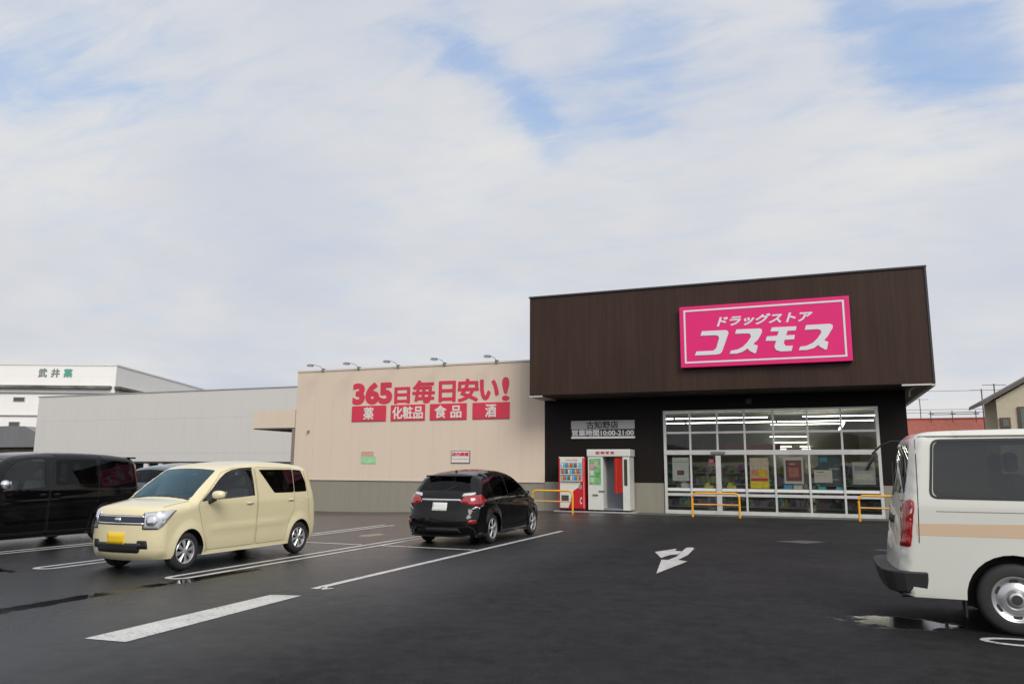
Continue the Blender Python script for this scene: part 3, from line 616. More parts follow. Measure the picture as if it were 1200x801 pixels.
for x0, x1, z0, z1 in ((-16.6, -14.7, 13.35, 14.1), (-16.9, -15.1, 9.1, 10.0)):
    bm = BM(); bx(bm, x0, x1, -.12, -.01, z0, z1); w = obj('window', bm, mat('far_frame', (.4, .4, .38), .5), wb)
    bm = BM(); bx(bm, x0+.1, x1-.1, -.16, -.13, z0+.1, z1-.1); obj('pane', bm, mat('far_pane', (.08, .08, .08), .2), w)
og = (0, 0, 0)
for s, x, mm in (('武', -12.9, mat('far_ink', (.20, .23, .22), .6)), ('井', -10.8, mat('far_ink')), ('薬', -8.7, mat('far_green', (.10, .32, .24), .6))):
    text('lettering', s, x, x+1.35, 17.5, 18.9, -.02, mm, wb, fat=.06, thick=.02)
bm = BM(); bx(bm, -16.5, -15.6, 6, 7, 19.75, 20.5); obj('roof_vent', bm, mat('tray_brown'), wb)

gh = thing('grey_roof_house', 'low house with grey corrugated roof at the left edge', 'house', (-58, 47.2, 0))
m_gr = ribbed('grey_roof', (.22, .225, .23), .5, 'Y', .3, .5, .1, .1)
bm = BM(); prism(bm, [(-65.9, 5.10), (-64.2, 5.05), (-61.6, 4.05), (-60.4, 3.35), (-60.5, 3.25), (-74, 3.25), (-74, 5.1)], WY(42), 8); bmesh.ops.translate(bm, verts=bm.verts, vec=(58, -42, 0)); obj('roof', bm, m_gr, gh)
bm = BM(); bx(bm, -15.5, -2.9, .4, 7.5, -.5, 3.245); obj('wall', bm, mat('old_wall', (.10, .085, .07), .8, var=.4, vscale=1.5), gh)

rh = thing('red_roof_house', 'low building with long brick red roof behind the white van', 'building', (6.6, 45, 0))
m_rr = ribbed('red_roof', (.34, .075, .04), .35, 'X', .25, .6, .25, .1)
bm = BM(); a = [bm.verts.new(p) for p in ((-2.05, -.6, 3.35), (2.2, -.6, 3.35), (2.05, 2.6, 4.42), (-1.92, 2.6, 4.42), (-2.05, 5.8, 3.35), (2.2, 5.8, 3.35))]
bm.faces.new(a[:4]); bm.faces.new((a[3], a[2], a[5], a[4])); bm.faces.new((a[0], a[3], a[4])); bm.faces.new((a[1], a[5], a[2])); bm.faces.new((a[0], a[4], a[5], a[1])); obj('roof', bm, m_rr, rh)
bm = BM(); bx(bm, -1.8, 2.0, 0, 5.2, 0, 3.345); obj('wall', bm, mat('rh_wall', (.35, .32, .27), .8, var=.15), rh)
bm = BM(); bx(bm, -1.95, 2.07, 2.5, 2.7, 4.40, 4.47); obj('ridge', bm, mat('ridge_red', (.25, .05, .03), .6), rh)
m_rust = mat('rusty_steel', (.10, .06, .05), .7)
fr2 = thing('roof_rack_frame', 'dark pipe frame with two rails standing on the red roof', 'pipe frame', (5.9, 47.0, 4.2))
bm = BM()
for z in (.42, .52): tube(bm, [(0, 0, z), (2.3, 0, z)], .02, 6)
obj('rail', bm, m_rust, fr2)
for x in (.02, 1.05, 2.15):
    bm = BM(); tube(bm, [(x, 0, 0), (x, 0, .62)], .025, 6); tube(bm, [(x-.1, 0, .45), (x+.16, 0, .45)], .02, 6); obj('post', bm, m_rust, fr2)
for x, y, z0, z1, lab, yag in ((8.05, 45, 3.4, 5.75, 'short mast standing at the right end of the red roof', 0), (8.62, 45, 3.0, 6.0, 'tv antenna mast beside the beige house', 1), (6.95, 60, 3, 6.6, 'thin faint antenna mast beyond the red roof', 1)):
    o = thing('antenna_mast', lab, 'antenna', (x, y, z0), 0)
    bm = BM(); tube(bm, [(0, 0, 0), (0, 0, z1-z0)], .03, 6); obj('mast', bm, m_rust, o)
    bm = BM(); tube(bm, [(-.5, 0, z1-z0-.05), (.6, .3, z1-z0-.05)], .012, 5)
    if yag:
        for q in range(6): tube(bm, [(-.45+q*.19, -.2+q*.05, z1-z0-.05), (-.45+q*.19, .3+q*.05, z1-z0-.05)], .008, 4)
    obj('aerial', bm, m_rust, o)

hs_ = thing('beige_house', 'beige house with brown gable roof at the right edge', 'house', (8.6, 38, 0))
m_hw = mat('house_wall', (.52, .47, .35), .8, var=.08, bump=.2, bscale=30)
bm = BM(); prism(bm, [(-1.3, 0), (9, 0), (9, 4.5), (3.4, 7.4), (-1.3, 4.62)], lambda u, v, d: Vector((u, d, v)), 2.6); obj('wall', bm, m_hw, hs_)
bm = BM(); prism(bm, [(-1.9, 4.36), (-1.88, 4.52), (3.4, 7.62), (9.6, 4.3), (9.6, 4.1), (3.4, 7.42)], lambda u, v, d: Vector((u, -.3+d, v)), 3.0); obj('roof', bm, mat('roof_brown', (.12, .10, .085), .6, var=.15), hs_)
for x0, x1, z0, z1 in ((-1.22, -.85, 3.4, 3.85), (-.55, .6, 3.0, 4.3)):
    bm = BM(); bx(bm, x0, x1, -.08, -.002, z0, z1); w = obj('window', bm, mat('win_brown', (.12, .06, .05), .5), hs_)
    bm = BM(); bx(bm, x0+.08, x1-.08, -.10, -.082, z0+.08, z1-.08); obj('pane', bm, mat('win_green', (.10, .14, .11), .1), w)
for z, y in ((5.55, 60), (5.9, 62), (7.4, 64)):
    bm = BM(); tube(bm, [(3+i*2, 0, z-.004*(i-10)**2*-.25) for i in range(20)], .014, 4); o = obj('power_cable', bm, m_rust); o.location = (0, y, 0)
    tag(o, 'thin overhead cable crossing the sky right of the fascia', 'cable', 'overhead cables right of the store')

# ------------------------------------------------------------------ vehicles
def inpoly(p, poly):
    x, y = p; c = False; n = len(poly)
    for i in range(n):
        x1, y1 = poly[i]; x2, y2 = poly[(i+1) % n]
        if (y1 > y) != (y2 > y) and x < (x2-x1)*(y-y1)/(y2-y1)+x1: c = not c
    return c
def rnd(poly, r, n=4):
    out = []; L = len(poly)
    for i in range(L):
        p = Vector(poly[i]); a = Vector(poly[i-1]); b_ = Vector(poly[(i+1) % L])
        da, db = (a-p), (b_-p); k = min(r, da.length*.45, db.length*.45)
        A_, B_ = p+da.normalized()*k, p+db.normalized()*k
        for j in range(n+1):
            s = j/n; q = A_*(1-s)**2+p*2*s*(1-s)+B_*s*s; out.append((q.x, q.y))
    return out
def dense(poly, step):
    out = []; L = len(poly)
    for i in range(L):
        a, b_ = Vector(poly[i]), Vector(poly[(i+1) % L]); k = max(1, int((b_-a).length/step))
        for j in range(k): out.append(tuple(a.lerp(b_, j/k)))
    return out
def catmull(P, step=.05):
    P = [Vector(p) for p in P]; out = []
    for i in range(len(P)-1):
        p0, p1, p2, p3 = P[max(i-1, 0)], P[i], P[i+1], P[min(i+2, len(P)-1)]
        d1, d2 = (p2-p0)*.5, (p3-p1)*.5; l = (p2-p1).length
        if d1.length > l: d1 = d1.normalized()*l
        if d2.length > l: d2 = d2.normalized()*l
        k = max(1, int(l/step))
        for j in range(k):
            s = j/k; h = (2*s**3-3*s*s+1, s**3-2*s*s+s, -2*s**3+3*s*s, s**3-s*s)
            q = p1*h[0]+d1*h[1]+p2*h[2]+d2*h[3]; out.append((q.x, q.y))
    out.append(tuple(P[-1])); return out
def cdt(outline, inner, spacing, bounds):
    """triangulate outline with inner polygon edges and a filling grid"""
    V, E_ = [], []
    def addloop(lp):
        s = len(V)
        for p in lp: V.append(Vector(p))
        for i in range(len(lp)): E_.append((s+i, s+(i+1) % len(lp)))
    addloop(outline)
    for lp in inner: addloop(lp)
    x0, x1, y0, y1 = bounds; loops = [outline]+inner
    pts = [Vector(p) for lp in loops for p in lp]
    from mathutils.kdtree import KDTree
    kd = KDTree(len(pts))
    for i, p in enumerate(pts): kd.insert((p.x, p.y, 0), i)
    kd.balance()
    nx, ny = int((x1-x0)/spacing), int((y1-y0)/spacing)
    for i in range(nx+1):
        for j in range(ny+1):
            p = (x0+(i+.5*(j % 2))*spacing, y0+j*spacing)
            if inpoly(p, outline) and kd.find((p[0], p[1], 0))[2] > spacing*.45: V.append(Vector(p))
    r = delaunay_2d_cdt(V, E_, [], 0, 1e-5)
    vs = [tuple(v) for v in r[0]]; tris = []
    for f in r[2]:
        c = (sum(vs[i][0] for i in f)/3, sum(vs[i][1] for i in f)/3)
        if inpoly(c, outline): tris.append((f, c))
    return vs, tris

m_rub = mat('tyre_rubber', (.018, .018, .018), .7); m_blk = mat('black_plastic', (.015, .015, .016), .5); m_chr = mat('chrome', (.75, .75, .76), .12, metal=1)
m_int = mat('car_interior', (.05, .05, .05), .8); m_seat = mat('seat_fabric', (.24, .23, .21), .9)
m_rim = mat('alloy_silver', (.50, .50, .51), .3, metal=.7); m_hub = mat('hub_dark', (.03, .03, .03), .5)
m_tail = mat('tail_red', (.30, .004, .008), .12, coat=1); m_tclear = mat('lamp_clear', (.55, .56, .56), .1, coat=1)
m_lampb = mat('headlight_chrome', (.62, .64, .66), .16, metal=.7, coat=1)
m_plw = mat('plate_white', (.62, .62, .60), .4); m_ply = mat('plate_yellow', (.75, .50, .02), .4)
g_clear = glass_mat('car_glass_clear', (.72, .80, .78), 1.0); g_ws = glass_mat('car_glass_windscreen', (.55, .72, .74), 1.7, (.50, .80, 1.0)); g_van = glass_mat('van_glass_tinted', (.26, .26, .25), 1.5, (.9, .93, .93)); g_tint = glass_mat('car_glass_tinted', (.12, .12, .12), .5)

m_seam = mat('door_seam_dark', (.03, .03, .025), .7)  # dark joint colour for the ribbons round the doors
class Car:
    def __init__(s, name, label, cat, sp, loc, rotz, paint, group=None):
        s.sp = sp; s.root = thing(name, label, cat, loc, rotz, group); s.paint = paint; s.tri = []; s.tv = []
        s.L, s.Wd = sp['L'], sp['W']/2
        s.path = catmull(sp['profile']); s.r = sp.get('r', .12)
        s.cum = [0]
        for a, b_ in zip(s.path, s.path[1:]): s.cum.append(s.cum[-1]+(Vector(b_)-Vector(a)).length)
        s.build()
    def wz(s, x, z):
        sp = s.sp; w = s.Wd; b_ = sp['belt']
        if z > b_: w -= sp['tumble']*(z-b_)+sp.get('tum2', 0)*(z-b_)**2
        else: w -= .035*((b_-z)/b_)**2
        if z < .38: w -= .06*((.38-z)/.2)**2*.5
        w -= sp.get('plan_f', .05)*max(0, 1-x/(s.L*.42))**2 + sp.get('plan_r', .03)*max(0, 1-(s.L-x)/(s.L*.35))**2
        for ax in sp['axles']:
            d = sqrt((x-ax)**2+(z-sp['wr'])**2)-sp['arch']
            if d > -.01: w += sp.get('flare', .018)*exp(-(max(0, d-.02)/.06)**2)
        for (z0, x0, x1, sl, am, sg_) in sp.get('creases', ()):
            if x0 < x < x1:
                e = min((x-x0), (x1-x))/.25; w += am*exp(-((z-(z0+sl*(x-x0)))/sg_)**2)*min(1, e)
        return w
    def dist(s, x, z):
        best = 9
        P = s.path
        for i in range(0, len(P)-1):
            ax, az = P[i]; bx_, bz = P[i+1]; dx, dz = bx_-ax, bz-az; l2 = dx*dx+dz*dz
            t_ = max(0, min(1, ((x-ax)*dx+(z-az)*dz)/l2)) if l2 else 0
            d = (x-ax-t_*dx)**2+(z-az-t_*dz)**2
            if d < best: best = d
        return sqrt(best)
    def warp(s, x, y, z):
        a = min(1.1, abs(y)/s.Wd); sp = s.sp
        fx = max(0, 1-x/.9); rx = max(0, 1-(s.L-x)/.7)
        return Vector((x+sp.get('kf', .16)*a**3*fx**1.2-sp.get('kr', .08)*a**3.5*rx**1.2, y, z))
    def side(s, x, z, sgn, off=0):
        d = s.dist(x, z); w = s.wz(x, z)
        if d < s.r: q = 1-d/s.r; w -= s.r*(1-sqrt(max(0, 1-q*q)))
        return s.warp(x, sgn*(w+off), z)
    def at(s, q):
        c = s.cum; q = max(0, min(c[-1], q))
        import bisect
        i = min(len(c)-2, max(0, bisect.bisect_right(c, q)-1)); f = (q-c[i])/(c[i+1]-c[i]); a = Vector(s.path[i]); b_ = Vector(s.path[i+1])
        p = a.lerp(b_, f); d = (Vector(s.path[min(i+2, len(s.path)-1)])-Vector(s.path[max(0, i-1)])).normalized()
        return p, Vector((-d.y, d.x))
    def centre(s, q, u, off=0):
        p, n = s.at(q); we = s.wz(p.x, p.y)-s.r
        c = s.sp.get('crown', .03)*(1-u*u)+off
        return s.warp(p.x+n.x*c, u*we, p.y+n.y*c)
    def mk(s, name, faces, m, parent, solid=0, smooth=35, surf=False):
        """faces: list of triples of Vectors, already outward"""
        bm = BM(); vd = {}
        for f in faces:
            vv = []
            for p in f:
                k_ = (round(p.x, 4), round(p.y, 4), round(p.z, 4))
                if k_ not in vd: vd[k_] = bm.verts.new(p)
                vv.append(vd[k_])
            if len(set(vv)) == 3:
                try: bm.faces.new(vv)
                except ValueError: pass
        if not surf: return obj(name, bm, m, parent, smooth=smooth, recalc=False, solid=solid)
        for f in bm.faces: f.smooth = True
        o = obj(name, bm, m, parent, recalc=False)
        nn = [s.vn.get((round(v.co.x, 4), round(v.co.y, 4), round(v.co.z, 4)), Vector((0, 0, 1))) for v in o.data.vertices]
        o.data.normals_split_custom_set_from_vertices([n.normalized() for n in nn])
        return o
    def orient(s, f, n):
        return f if (f[1]-f[0]).cross(f[2]-f[0]).dot(n) > 0 else (f[0], f[2], f[1])
    def build(s):
        sp = s.sp; P = s.path; xr, xf = P[-1], P[0]
        # bottom outline with wheel arches, from tail to nose
        bot = []; zb = sp['sill']; arcs = []
        for ax in sorted(sp['axles'], reverse=True):
            R = sp['arch']; cz = sp['wr']; h = zb-cz; dx = sqrt(R*R-h*h); a0 = atan2(h, dx); a1 = pi-a0
            arcs.append([(ax+R*cos(a0+(a1-a0)*k_/16), cz+R*sin(a0+(a1-a0)*k_/16)) for k_ in range(17)])
        bot = [(P[-1][0]-.10, zb)]+arcs[0]+arcs[1]+[(P[0][0]+.10, zb)]
        outline = list(P)+dense(bot, .07)[:-1] if False else list(P)+bot
        inner = [dense(rnd(w['poly'], w.get('r', .05)), .08) for w in sp['windows']]
        doors = [dense(rnd(d['poly'], .05), .08) for d in sp['doors']]
        bnd = (0, s.L, 0, 2.2)
        vs, tris = cdt(outline, inner+doors, .05, bnd)
        body = []; dfaces = {}; wfaces = {}
        for sgn in (1, -1):
            mapped = [s.side(x, z, sgn) for x, z in vs]; mg_ = None
            for f, c in tris:
                tri = s.orient(tuple(mapped[i] for i in f), Vector((0, sgn, 0)))
                s.tri.append(tri)
                w = next((i for i, p in enumerate(inner) if inpoly(c, p)), None)
                if w is not None:
                    tg = tuple(s.side(vs[i][0], vs[i][1], sgn, -.004) for i in f); wfaces.setdefault((sgn, w), []).append(s.orient(tg, Vector((0, sgn, 0)))); continue
                d = next((i for i, p in enumerate(doors) if inpoly(c, p)), None)
                if d is not None: dfaces.setdefault((sgn, d), []).append(tri)
                else: body.append(tri)
        # centre sheet
        U = .75; Q = s.cum
        ol = [(q, -U) for q in Q]+[(Q[-1], -U+2*U*k_/16) for k_ in range(1, 16)]+[(q, U) for q in Q[::-1]]+[(0, U-2*U*k_/16) for k_ in range(1, 16)]
        def qof(pt):
            return Q[min(range(len(P)), key=lambda i: (P[i][0]-pt[0])**2+(P[i][1]-pt[1])**2)]
        cg = []
        for g_ in sp['glass']:
            q0, q1 = qof(g_['from']), qof(g_['to'])
            pl = [(q0, -U*g_['u0']), (q1, -U*g_['u1']), (q1, U*g_['u1']), (q0, U*g_['u0'])]
            cg.append(dense(rnd(pl, .06), .08))
        vs, tris = cdt(ol, cg, .085, (0, Q[-1], -U, U)); cgf = {}
        mapped = [s.centre(q, u/U) for q, u in vs]
        for f, c in tris:
            _, n = s.at(c[0]); n3 = Vector((n.x, 0, n.y))
            tri = s.orient(tuple(mapped[i] for i in f), n3); s.tri.append(tri)
            w = next((i for i, p in enumerate(cg) if inpoly(c, p)), None)
            if w is not None: cgf.setdefault(w, []).append(s.orient(tuple(s.centre(vs[i][0], vs[i][1]/U, -.004) for i in f), n3))
            else: body.append(tri)
        s.vn = {}
        for tr_ in s.tri:
            n = (tr_[1]-tr_[0]).cross(tr_[2]-tr_[0])
            for p in tr_:
                k_ = (round(p.x, 4), round(p.y, 4), round(p.z, 4)); s.vn[k_] = s.vn.get(k_, Vector((0, 0, 0)))+n
        s.body = s.mk('body', body, s.paint, s.root, surf=True)
        s.doorobj = {}
        for (sgn, d), fs in sorted(dfaces.items()):
            s.doorobj[(sgn, d)] = s.mk(sp['doors'][d].get('name', 'door'), fs, s.paint, s.root, surf=True)
        for (sgn, w), fs in sorted(wfaces.items()):
            ww = sp['windows'][w]; par = s.doorobj.get((sgn, ww['door'])) if ww.get('door') is not None else s.body
            s.mk('window', fs, MATS[ww['m']], par or s.body)
        for w, fs in sorted(cgf.items()): s.mk(sp['glass'][w]['name'], fs, MATS[sp['glass'][w]['m']], s.root)
        tv, tf = [], []
        for tr_ in s.tri:
            k_ = len(tv); tv += list(tr_); tf.append((k_, k_+1, k_+2))
        s.bvh = BVHTree.FromPolygons(tv, tf)
        for (sgn, d), do in s.doorobj.items():
            s.ribbon('door_seal', dense(rnd(sp['doors'][d]['poly'], .05), .08)+[rnd(sp['doors'][d]['poly'], .05)[0]], sgn, .005, m_seam, do, .0015)
        s.inside(); s.wheels()
    def hit(s, o, d):
        r = s.bvh.ray_cast(Vector(o), Vector(d).normalized()); return (r[0], r[1]) if r[0] else None
    def pj(s, kind, a, b_):
        """kind: +1/-1 side (a=x, b=z), 'f' front, 'r' rear (a=y, b=z), 't' top (a=x,b=y), or angle tuple"""
        if kind in (1, -1): h = s.hit((a, kind*3, b_), (0, -kind, 0)); n = Vector((0, kind, 0))
        elif kind == 'f': h = s.hit((-3, a, b_), (1, 0, 0)); n = Vector((-1, 0, 0))
        elif kind == 'r': h = s.hit((s.L+3, a, b_), (-1, 0, 0)); n = Vector((1, 0, 0))
        elif kind == 't': h = s.hit((a, b_, 4), (0, 0, -1)); n = Vector((0, 0, 1))
        else:   # ('f' or 'r', sgn, degrees): look at the corner; a = horizontal coordinate along the view plane
            e, sg_, dg = kind; th = radians(dg); cx = 0 if e == 'f' else s.L; ex = -1 if e == 'f' else 1
            n = Vector((ex*cos(th), sg_*sin(th), 0)); tng = Vector((-ex*sin(th), sg_*cos(th), 0))
            o = Vector((cx, sg_*s.Wd, 0))+tng*a+n*3+Vector((0, 0, b_)); h = s.hit(o, -n)
        if not h: return None
        nn = h[1] if h[1].dot(n) > 0 else -h[1]
        return h[0], nn, n
    def patch(s, name, poly, kind, m, off=.006, parent=None, r=.03, depth=.02, sp_=.05, flatn=False):
        pl = dense(rnd(poly, r) if r else poly, .05); xs_ = [p[0] for p in pl]; zs = [p[1] for p in pl]
        vs, tris = cdt(pl, [], sp_, (min(xs_), max(xs_), min(zs), max(zs)))
        M_ = [s.pj(kind, *v) for v in vs]; faces = []
        for f, c in tris:
            if all(M_[i] for i in f):
                tri = tuple(M_[i][0]+M_[i][1]*off for i in f)
                if max((tri[0]-tri[1]).length, (tri[1]-tri[2]).length, (tri[0]-tri[2]).length) > sp_*4: continue
                faces.append(s.orient(tri, M_[f[0]][2]))
        return s.mk(name, faces, m, parent or s.root, solid=depth, smooth=50)
    def ribbon(s, name, pts, kind, w, m, parent, off=.002):
        P3 = [s.pj(kind, *p) for p in pts]; bm = BM(); prev = None
        for i, h in enumerate(P3):
            if not h: prev = None; continue
            j0, j1 = P3[max(0, i-1)] or h, P3[min(len(P3)-1, i+1)] or h
            d = (j1[0]-j0[0]);
            if d.length < 1e-6: continue
            t_ = d.normalized().cross(h[1]).normalized()*w/2; c = h[0]+h[1]*off
            cur = (bm.verts.new(c-t_), bm.verts.new(c+t_))
            if prev and (cur[0].co-prev[0].co).length < .4: bm.faces.new((prev[0], prev[1], cur[1], cur[0]))
            prev = cur
        return obj(name, bm, m, parent, recalc=False)
    def inside(s):
        sp = s.sp; w = s.Wd; a0, a1 = sorted(sp['axles']); R = sp['arch']
        bm = BM(); bx(bm, a0+R+.03, a1-R-.03, -w+.17, w-.17, sp['sill']+.01, sp['sill']+.12)
        bx(bm, a0-R, a1+R, -w+.32, w-.32, sp['sill']-.02, sp['belt']-.30); bx(bm, .18, a0-R-.02, -w+.22, w-.22, sp['sill'], .62); bx(bm, a1+R+.02, s.L-.18, -w+.2, w-.2, sp['sill'], .62)
        obj('underbody', bm, m_int, s.root)
        for ax in (a0, a1):
            for sg_ in (1, -1):
                bm = BM(); rg = []
                for k_ in range(15):
                    a = -.3+(pi+.6)*k_/14; rg.append([bm.verts.new((ax+(R+.006)*cos(a), sg_*y, sp['wr']+(R+.006)*sin(a))) for y in (w-.13, w-.34)])
                for p, q in zip(rg, rg[1:]): bm.faces.new((p[0], q[0], q[1], p[1]))
                bm.faces.new([r_[1] for r_ in rg])
                obj('wheel_arch_liner', bm, m_blk, s.root)
        st = sp['seats']; zf = st['z']
        for x in st['rows']:
            for y in ((-w*.45, w*.45) if x == st['rows'][0] else (-w*.45, w*.45)):
                bm = BM(); bx(bm, x-.25, x+.25, y-.24, y+.24, zf, zf+.16, .04)
                v0 = len(bm.verts); bx(bm, x+.18, x+.32, y-.24, y+.24, zf+.1, zf+.68, .05); bm.verts.ensure_lookup_table()
                for v_ in bm.verts[v0:]: v_.co.x += (v_.co.z-zf-.1)*.25
                v0 = len(bm.verts); bx(bm, x+.35, x+.45, y-.13, y+.13, zf+.70, zf+.90, .04)
                obj('seat', bm, m_seat, s.root, smooth=40)
        dx = st['dash']
        bm = BM(); bx(bm, dx-.45, dx, -w+.14, w-.14, zf+.05, zf+.42, .05); obj('dashboard', bm, m_int, s.root)
        bm = BM(); ys = -w*.45*st.get('wheel_side', 1)
        for k_ in range(20):
            pass
        cpt = [(dx+.16+.08*sin(a), ys+.18*cos(a), zf+.42+.17*sin(a)) for a in [2*pi*k_/20 for k_ in range(21)]]
        tube(bm, cpt, .016, 6); tube(bm, [(dx-.02, ys, zf+.36), (dx+.16, ys, zf+.42)], .02, 6); tube(bm, [(dx+.16, ys-.17, zf+.42), (dx+.16, ys+.17, zf+.42)], .018, 6)
        obj('steering_wheel', bm, m_blk, s.root, smooth=50)
        bm = BM(); bx(bm, dx+.25, dx+.28, -.11, .11, st['top']-.14, st['top']-.07, .01); obj('rear_view_mirror', bm, m_blk, s.root)
    def wheels(s):
        sp = s.sp; R = sp['wr']; rr = sp['rim']
        for ax in sp['axles']:
            for sg_ in (1, -1):
                y0 = sg_*(s.Wd-.035); wd = .17; y = lambda q: -sg_*q    # q: distance inward from the outer tyre face
                c = (ax, y0, R)
                bm = BM(); lathe(bm, [(rr*.55, y(.05)), (rr*.98, y(.04)), (rr*.98, y(wd-.02)), (rr*.4, y(wd-.02))], c, n=32); wh = obj('wheel', bm, m_hub, s.root, smooth=40)
                bm = BM(); lathe(bm, [(rr, y(.012)), (rr+.012, y(.0)), (R-.045, y(-.004)), (R-.012, y(.012)), (R, y(.035)), (R, y(wd-.035)), (R-.012, y(wd-.01)), (R-.05, y(wd)), (rr, y(wd-.01))], c, n=48); obj('tyre', bm, m_rub, wh, smooth=40)
                bm = BM(); lathe(bm, [(rr+.004, y(.010)), (rr-.004, y(.0)), (rr-.016, y(.008)), (rr-.02, y(.05))], c, n=40)
                st = sp['wheelstyle']
                if st == 'steel':
                    lathe(bm, [(rr-.018, y(.03)), (rr*.78, y(.045)), (rr*.62, y(.018)), (rr*.45, y(.01)), (rr*.32, y(.03)), (rr*.30, y(.0)), (rr*.12, y(-.012)), (.001, y(-.012))], c, n=40)
                else:
                    lathe(bm, [(rr*.24, y(.02)), (rr*.20, y(-.0)), (.001, y(-.004))], c, n=20)
                    n_ = sp['spokes']
                    for k_ in range(n_):
                        for dl in sp.get('split', (0,)):
                            a = 2*pi*k_/n_+.2; wd0, wd1 = sp.get('sw', (.022, .030))
                            pr = []
                            for rad, ww, yy in ((rr*.16, wd0, .0), (rr*.55, (wd0+wd1)/2, .004), (rr-.012, wd1, .012)):
                                ang = a+dl*(rad/rr); ca, sa = cos(ang), sin(ang)
                                pr.append([bm.verts.new((ax+rad*ca-q*sa, y0+y(yy+ (.0 if abs(q) < .001 else .012)), R+rad*sa+q*ca)) for q in (-ww, -ww*.5, 0.0, ww*.5, ww)])
                            for A_, B_ in zip(pr, pr[1:]):
                                for q in range(4): bm.faces.new((A_[q], A_[q+1], B_[q+1], B_[q]))
                obj('rim', bm, m_rim, wh, smooth=35)
                if st == 'steel':
                    bm = BM()
                    for k_ in range(6):
                        a = 2*pi*k_/6+.5; lp = [(ax+rr*.78*cos(a)+.022*cos(b_)*cos(a)-.04*sin(b_)*sin(a), R+rr*.78*sin(a)+.022*cos(b_)*sin(a)+.04*sin(b_)*cos(a)) for b_ in [2*pi*j/12 for j in range(12)]]
                        prism(bm, lp, lambda u, v_, d_: Vector((u, y0+y(.036)+d_*(-sg_), v_)), .004)
                    lathe(bm, [(rr*.22, y(-.014)), (.001, y(-.016))], c, n=16)
                    obj('vent_hole', bm, m_hub, wh)
    def mirror(s, x, z, col, sz=(.10, .10, .16), sides=(1, -1)):
        for sg_ in sides:
            h = s.pj(sg_, x, z-.05)
            if not h: continue
            p = h[0]; bm = BM(); tube(bm, [p+Vector((0, -sg_*.02, -.02)), p+Vector((-.02, sg_*.07, .0)), p+Vector((-.02, sg_*.12, .04))], [.035, .028, .04], 8); st = obj('mirror_stalk', bm, m_blk, s.root, smooth=60)
            bm = BM(); bmesh.ops.create_uvsphere(bm, u_segments=16, v_segments=10, radius=1)
            for v_ in bm.verts: v_.co = Vector((p.x-.02+sz[0]*v_.co.x*(.6 if v_.co.x > 0 else 1), p.y+sg_*(.10+sz[2]*.6)+sz[2]*v_.co.y*.75, p.z+.10+sz[1]*.75*math.copysign(abs(v_.co.z)**.7, v_.co.z)))
            obj('mirror_shell', bm, col, s.root, smooth=60)
            bm = BM(); bx(bm, p.x+.035, p.x+.045, p.y+sg_*(.10+sz[2]*.6)-sz[2]*.62, p.y+sg_*(.10+sz[2]*.6)+sz[2]*.62, p.z+.10-sz[1]*.55, p.z+.10+sz[1]*.55, .002); obj('mirror_glass', bm, m_chr, s.root)
    def handle(s, x, z, sgn, d, col, w=.17):
        h = s.pj(sgn, x, z)
        if not h: return
        p = h[0]; bm = BM(); bx(bm, p.x-w/2, p.x+w/2, min(p.y+sgn*.004, p.y+sgn*.022), max(p.y+sgn*.004, p.y+sgn*.022), z-.011, z+.011, .006)
        obj('handle', bm, col, s.doorobj.get((sgn, d), s.root), smooth=50)
        s.patch('handle_cup', [(x-.05, z-.035), (x+.06, z-.035), (x+.06, z+.02), (x-.05, z+.02)], sgn, col, off=.002, parent=s.doorobj.get((sgn, d), s.root), depth=.004)

def paint(name, col, rough=.3, metal=0, coat=.8):
    m = mat(name, col, rough, metal, coat); return m
p_cream = paint('cream_paint', (.69, .615, .385))
def dim(m, v):
    m.node_tree.nodes['Principled BSDF'].inputs['Specular IOR Level'].default_value = v; return m
p_black = paint('black_paint', (.003, .003, .0035), .06, 0, 0); p_black2 = paint('black_paint_hatch', (.0035, .0032, .0035), .07, 0, 0)
dim(p_black, .36); dim(p_black2, .34)
p_white = paint('white_van_paint', (.64, .64, .585)); p_teal = paint('teal_dark_paint', (.02, .05, .06), .25)

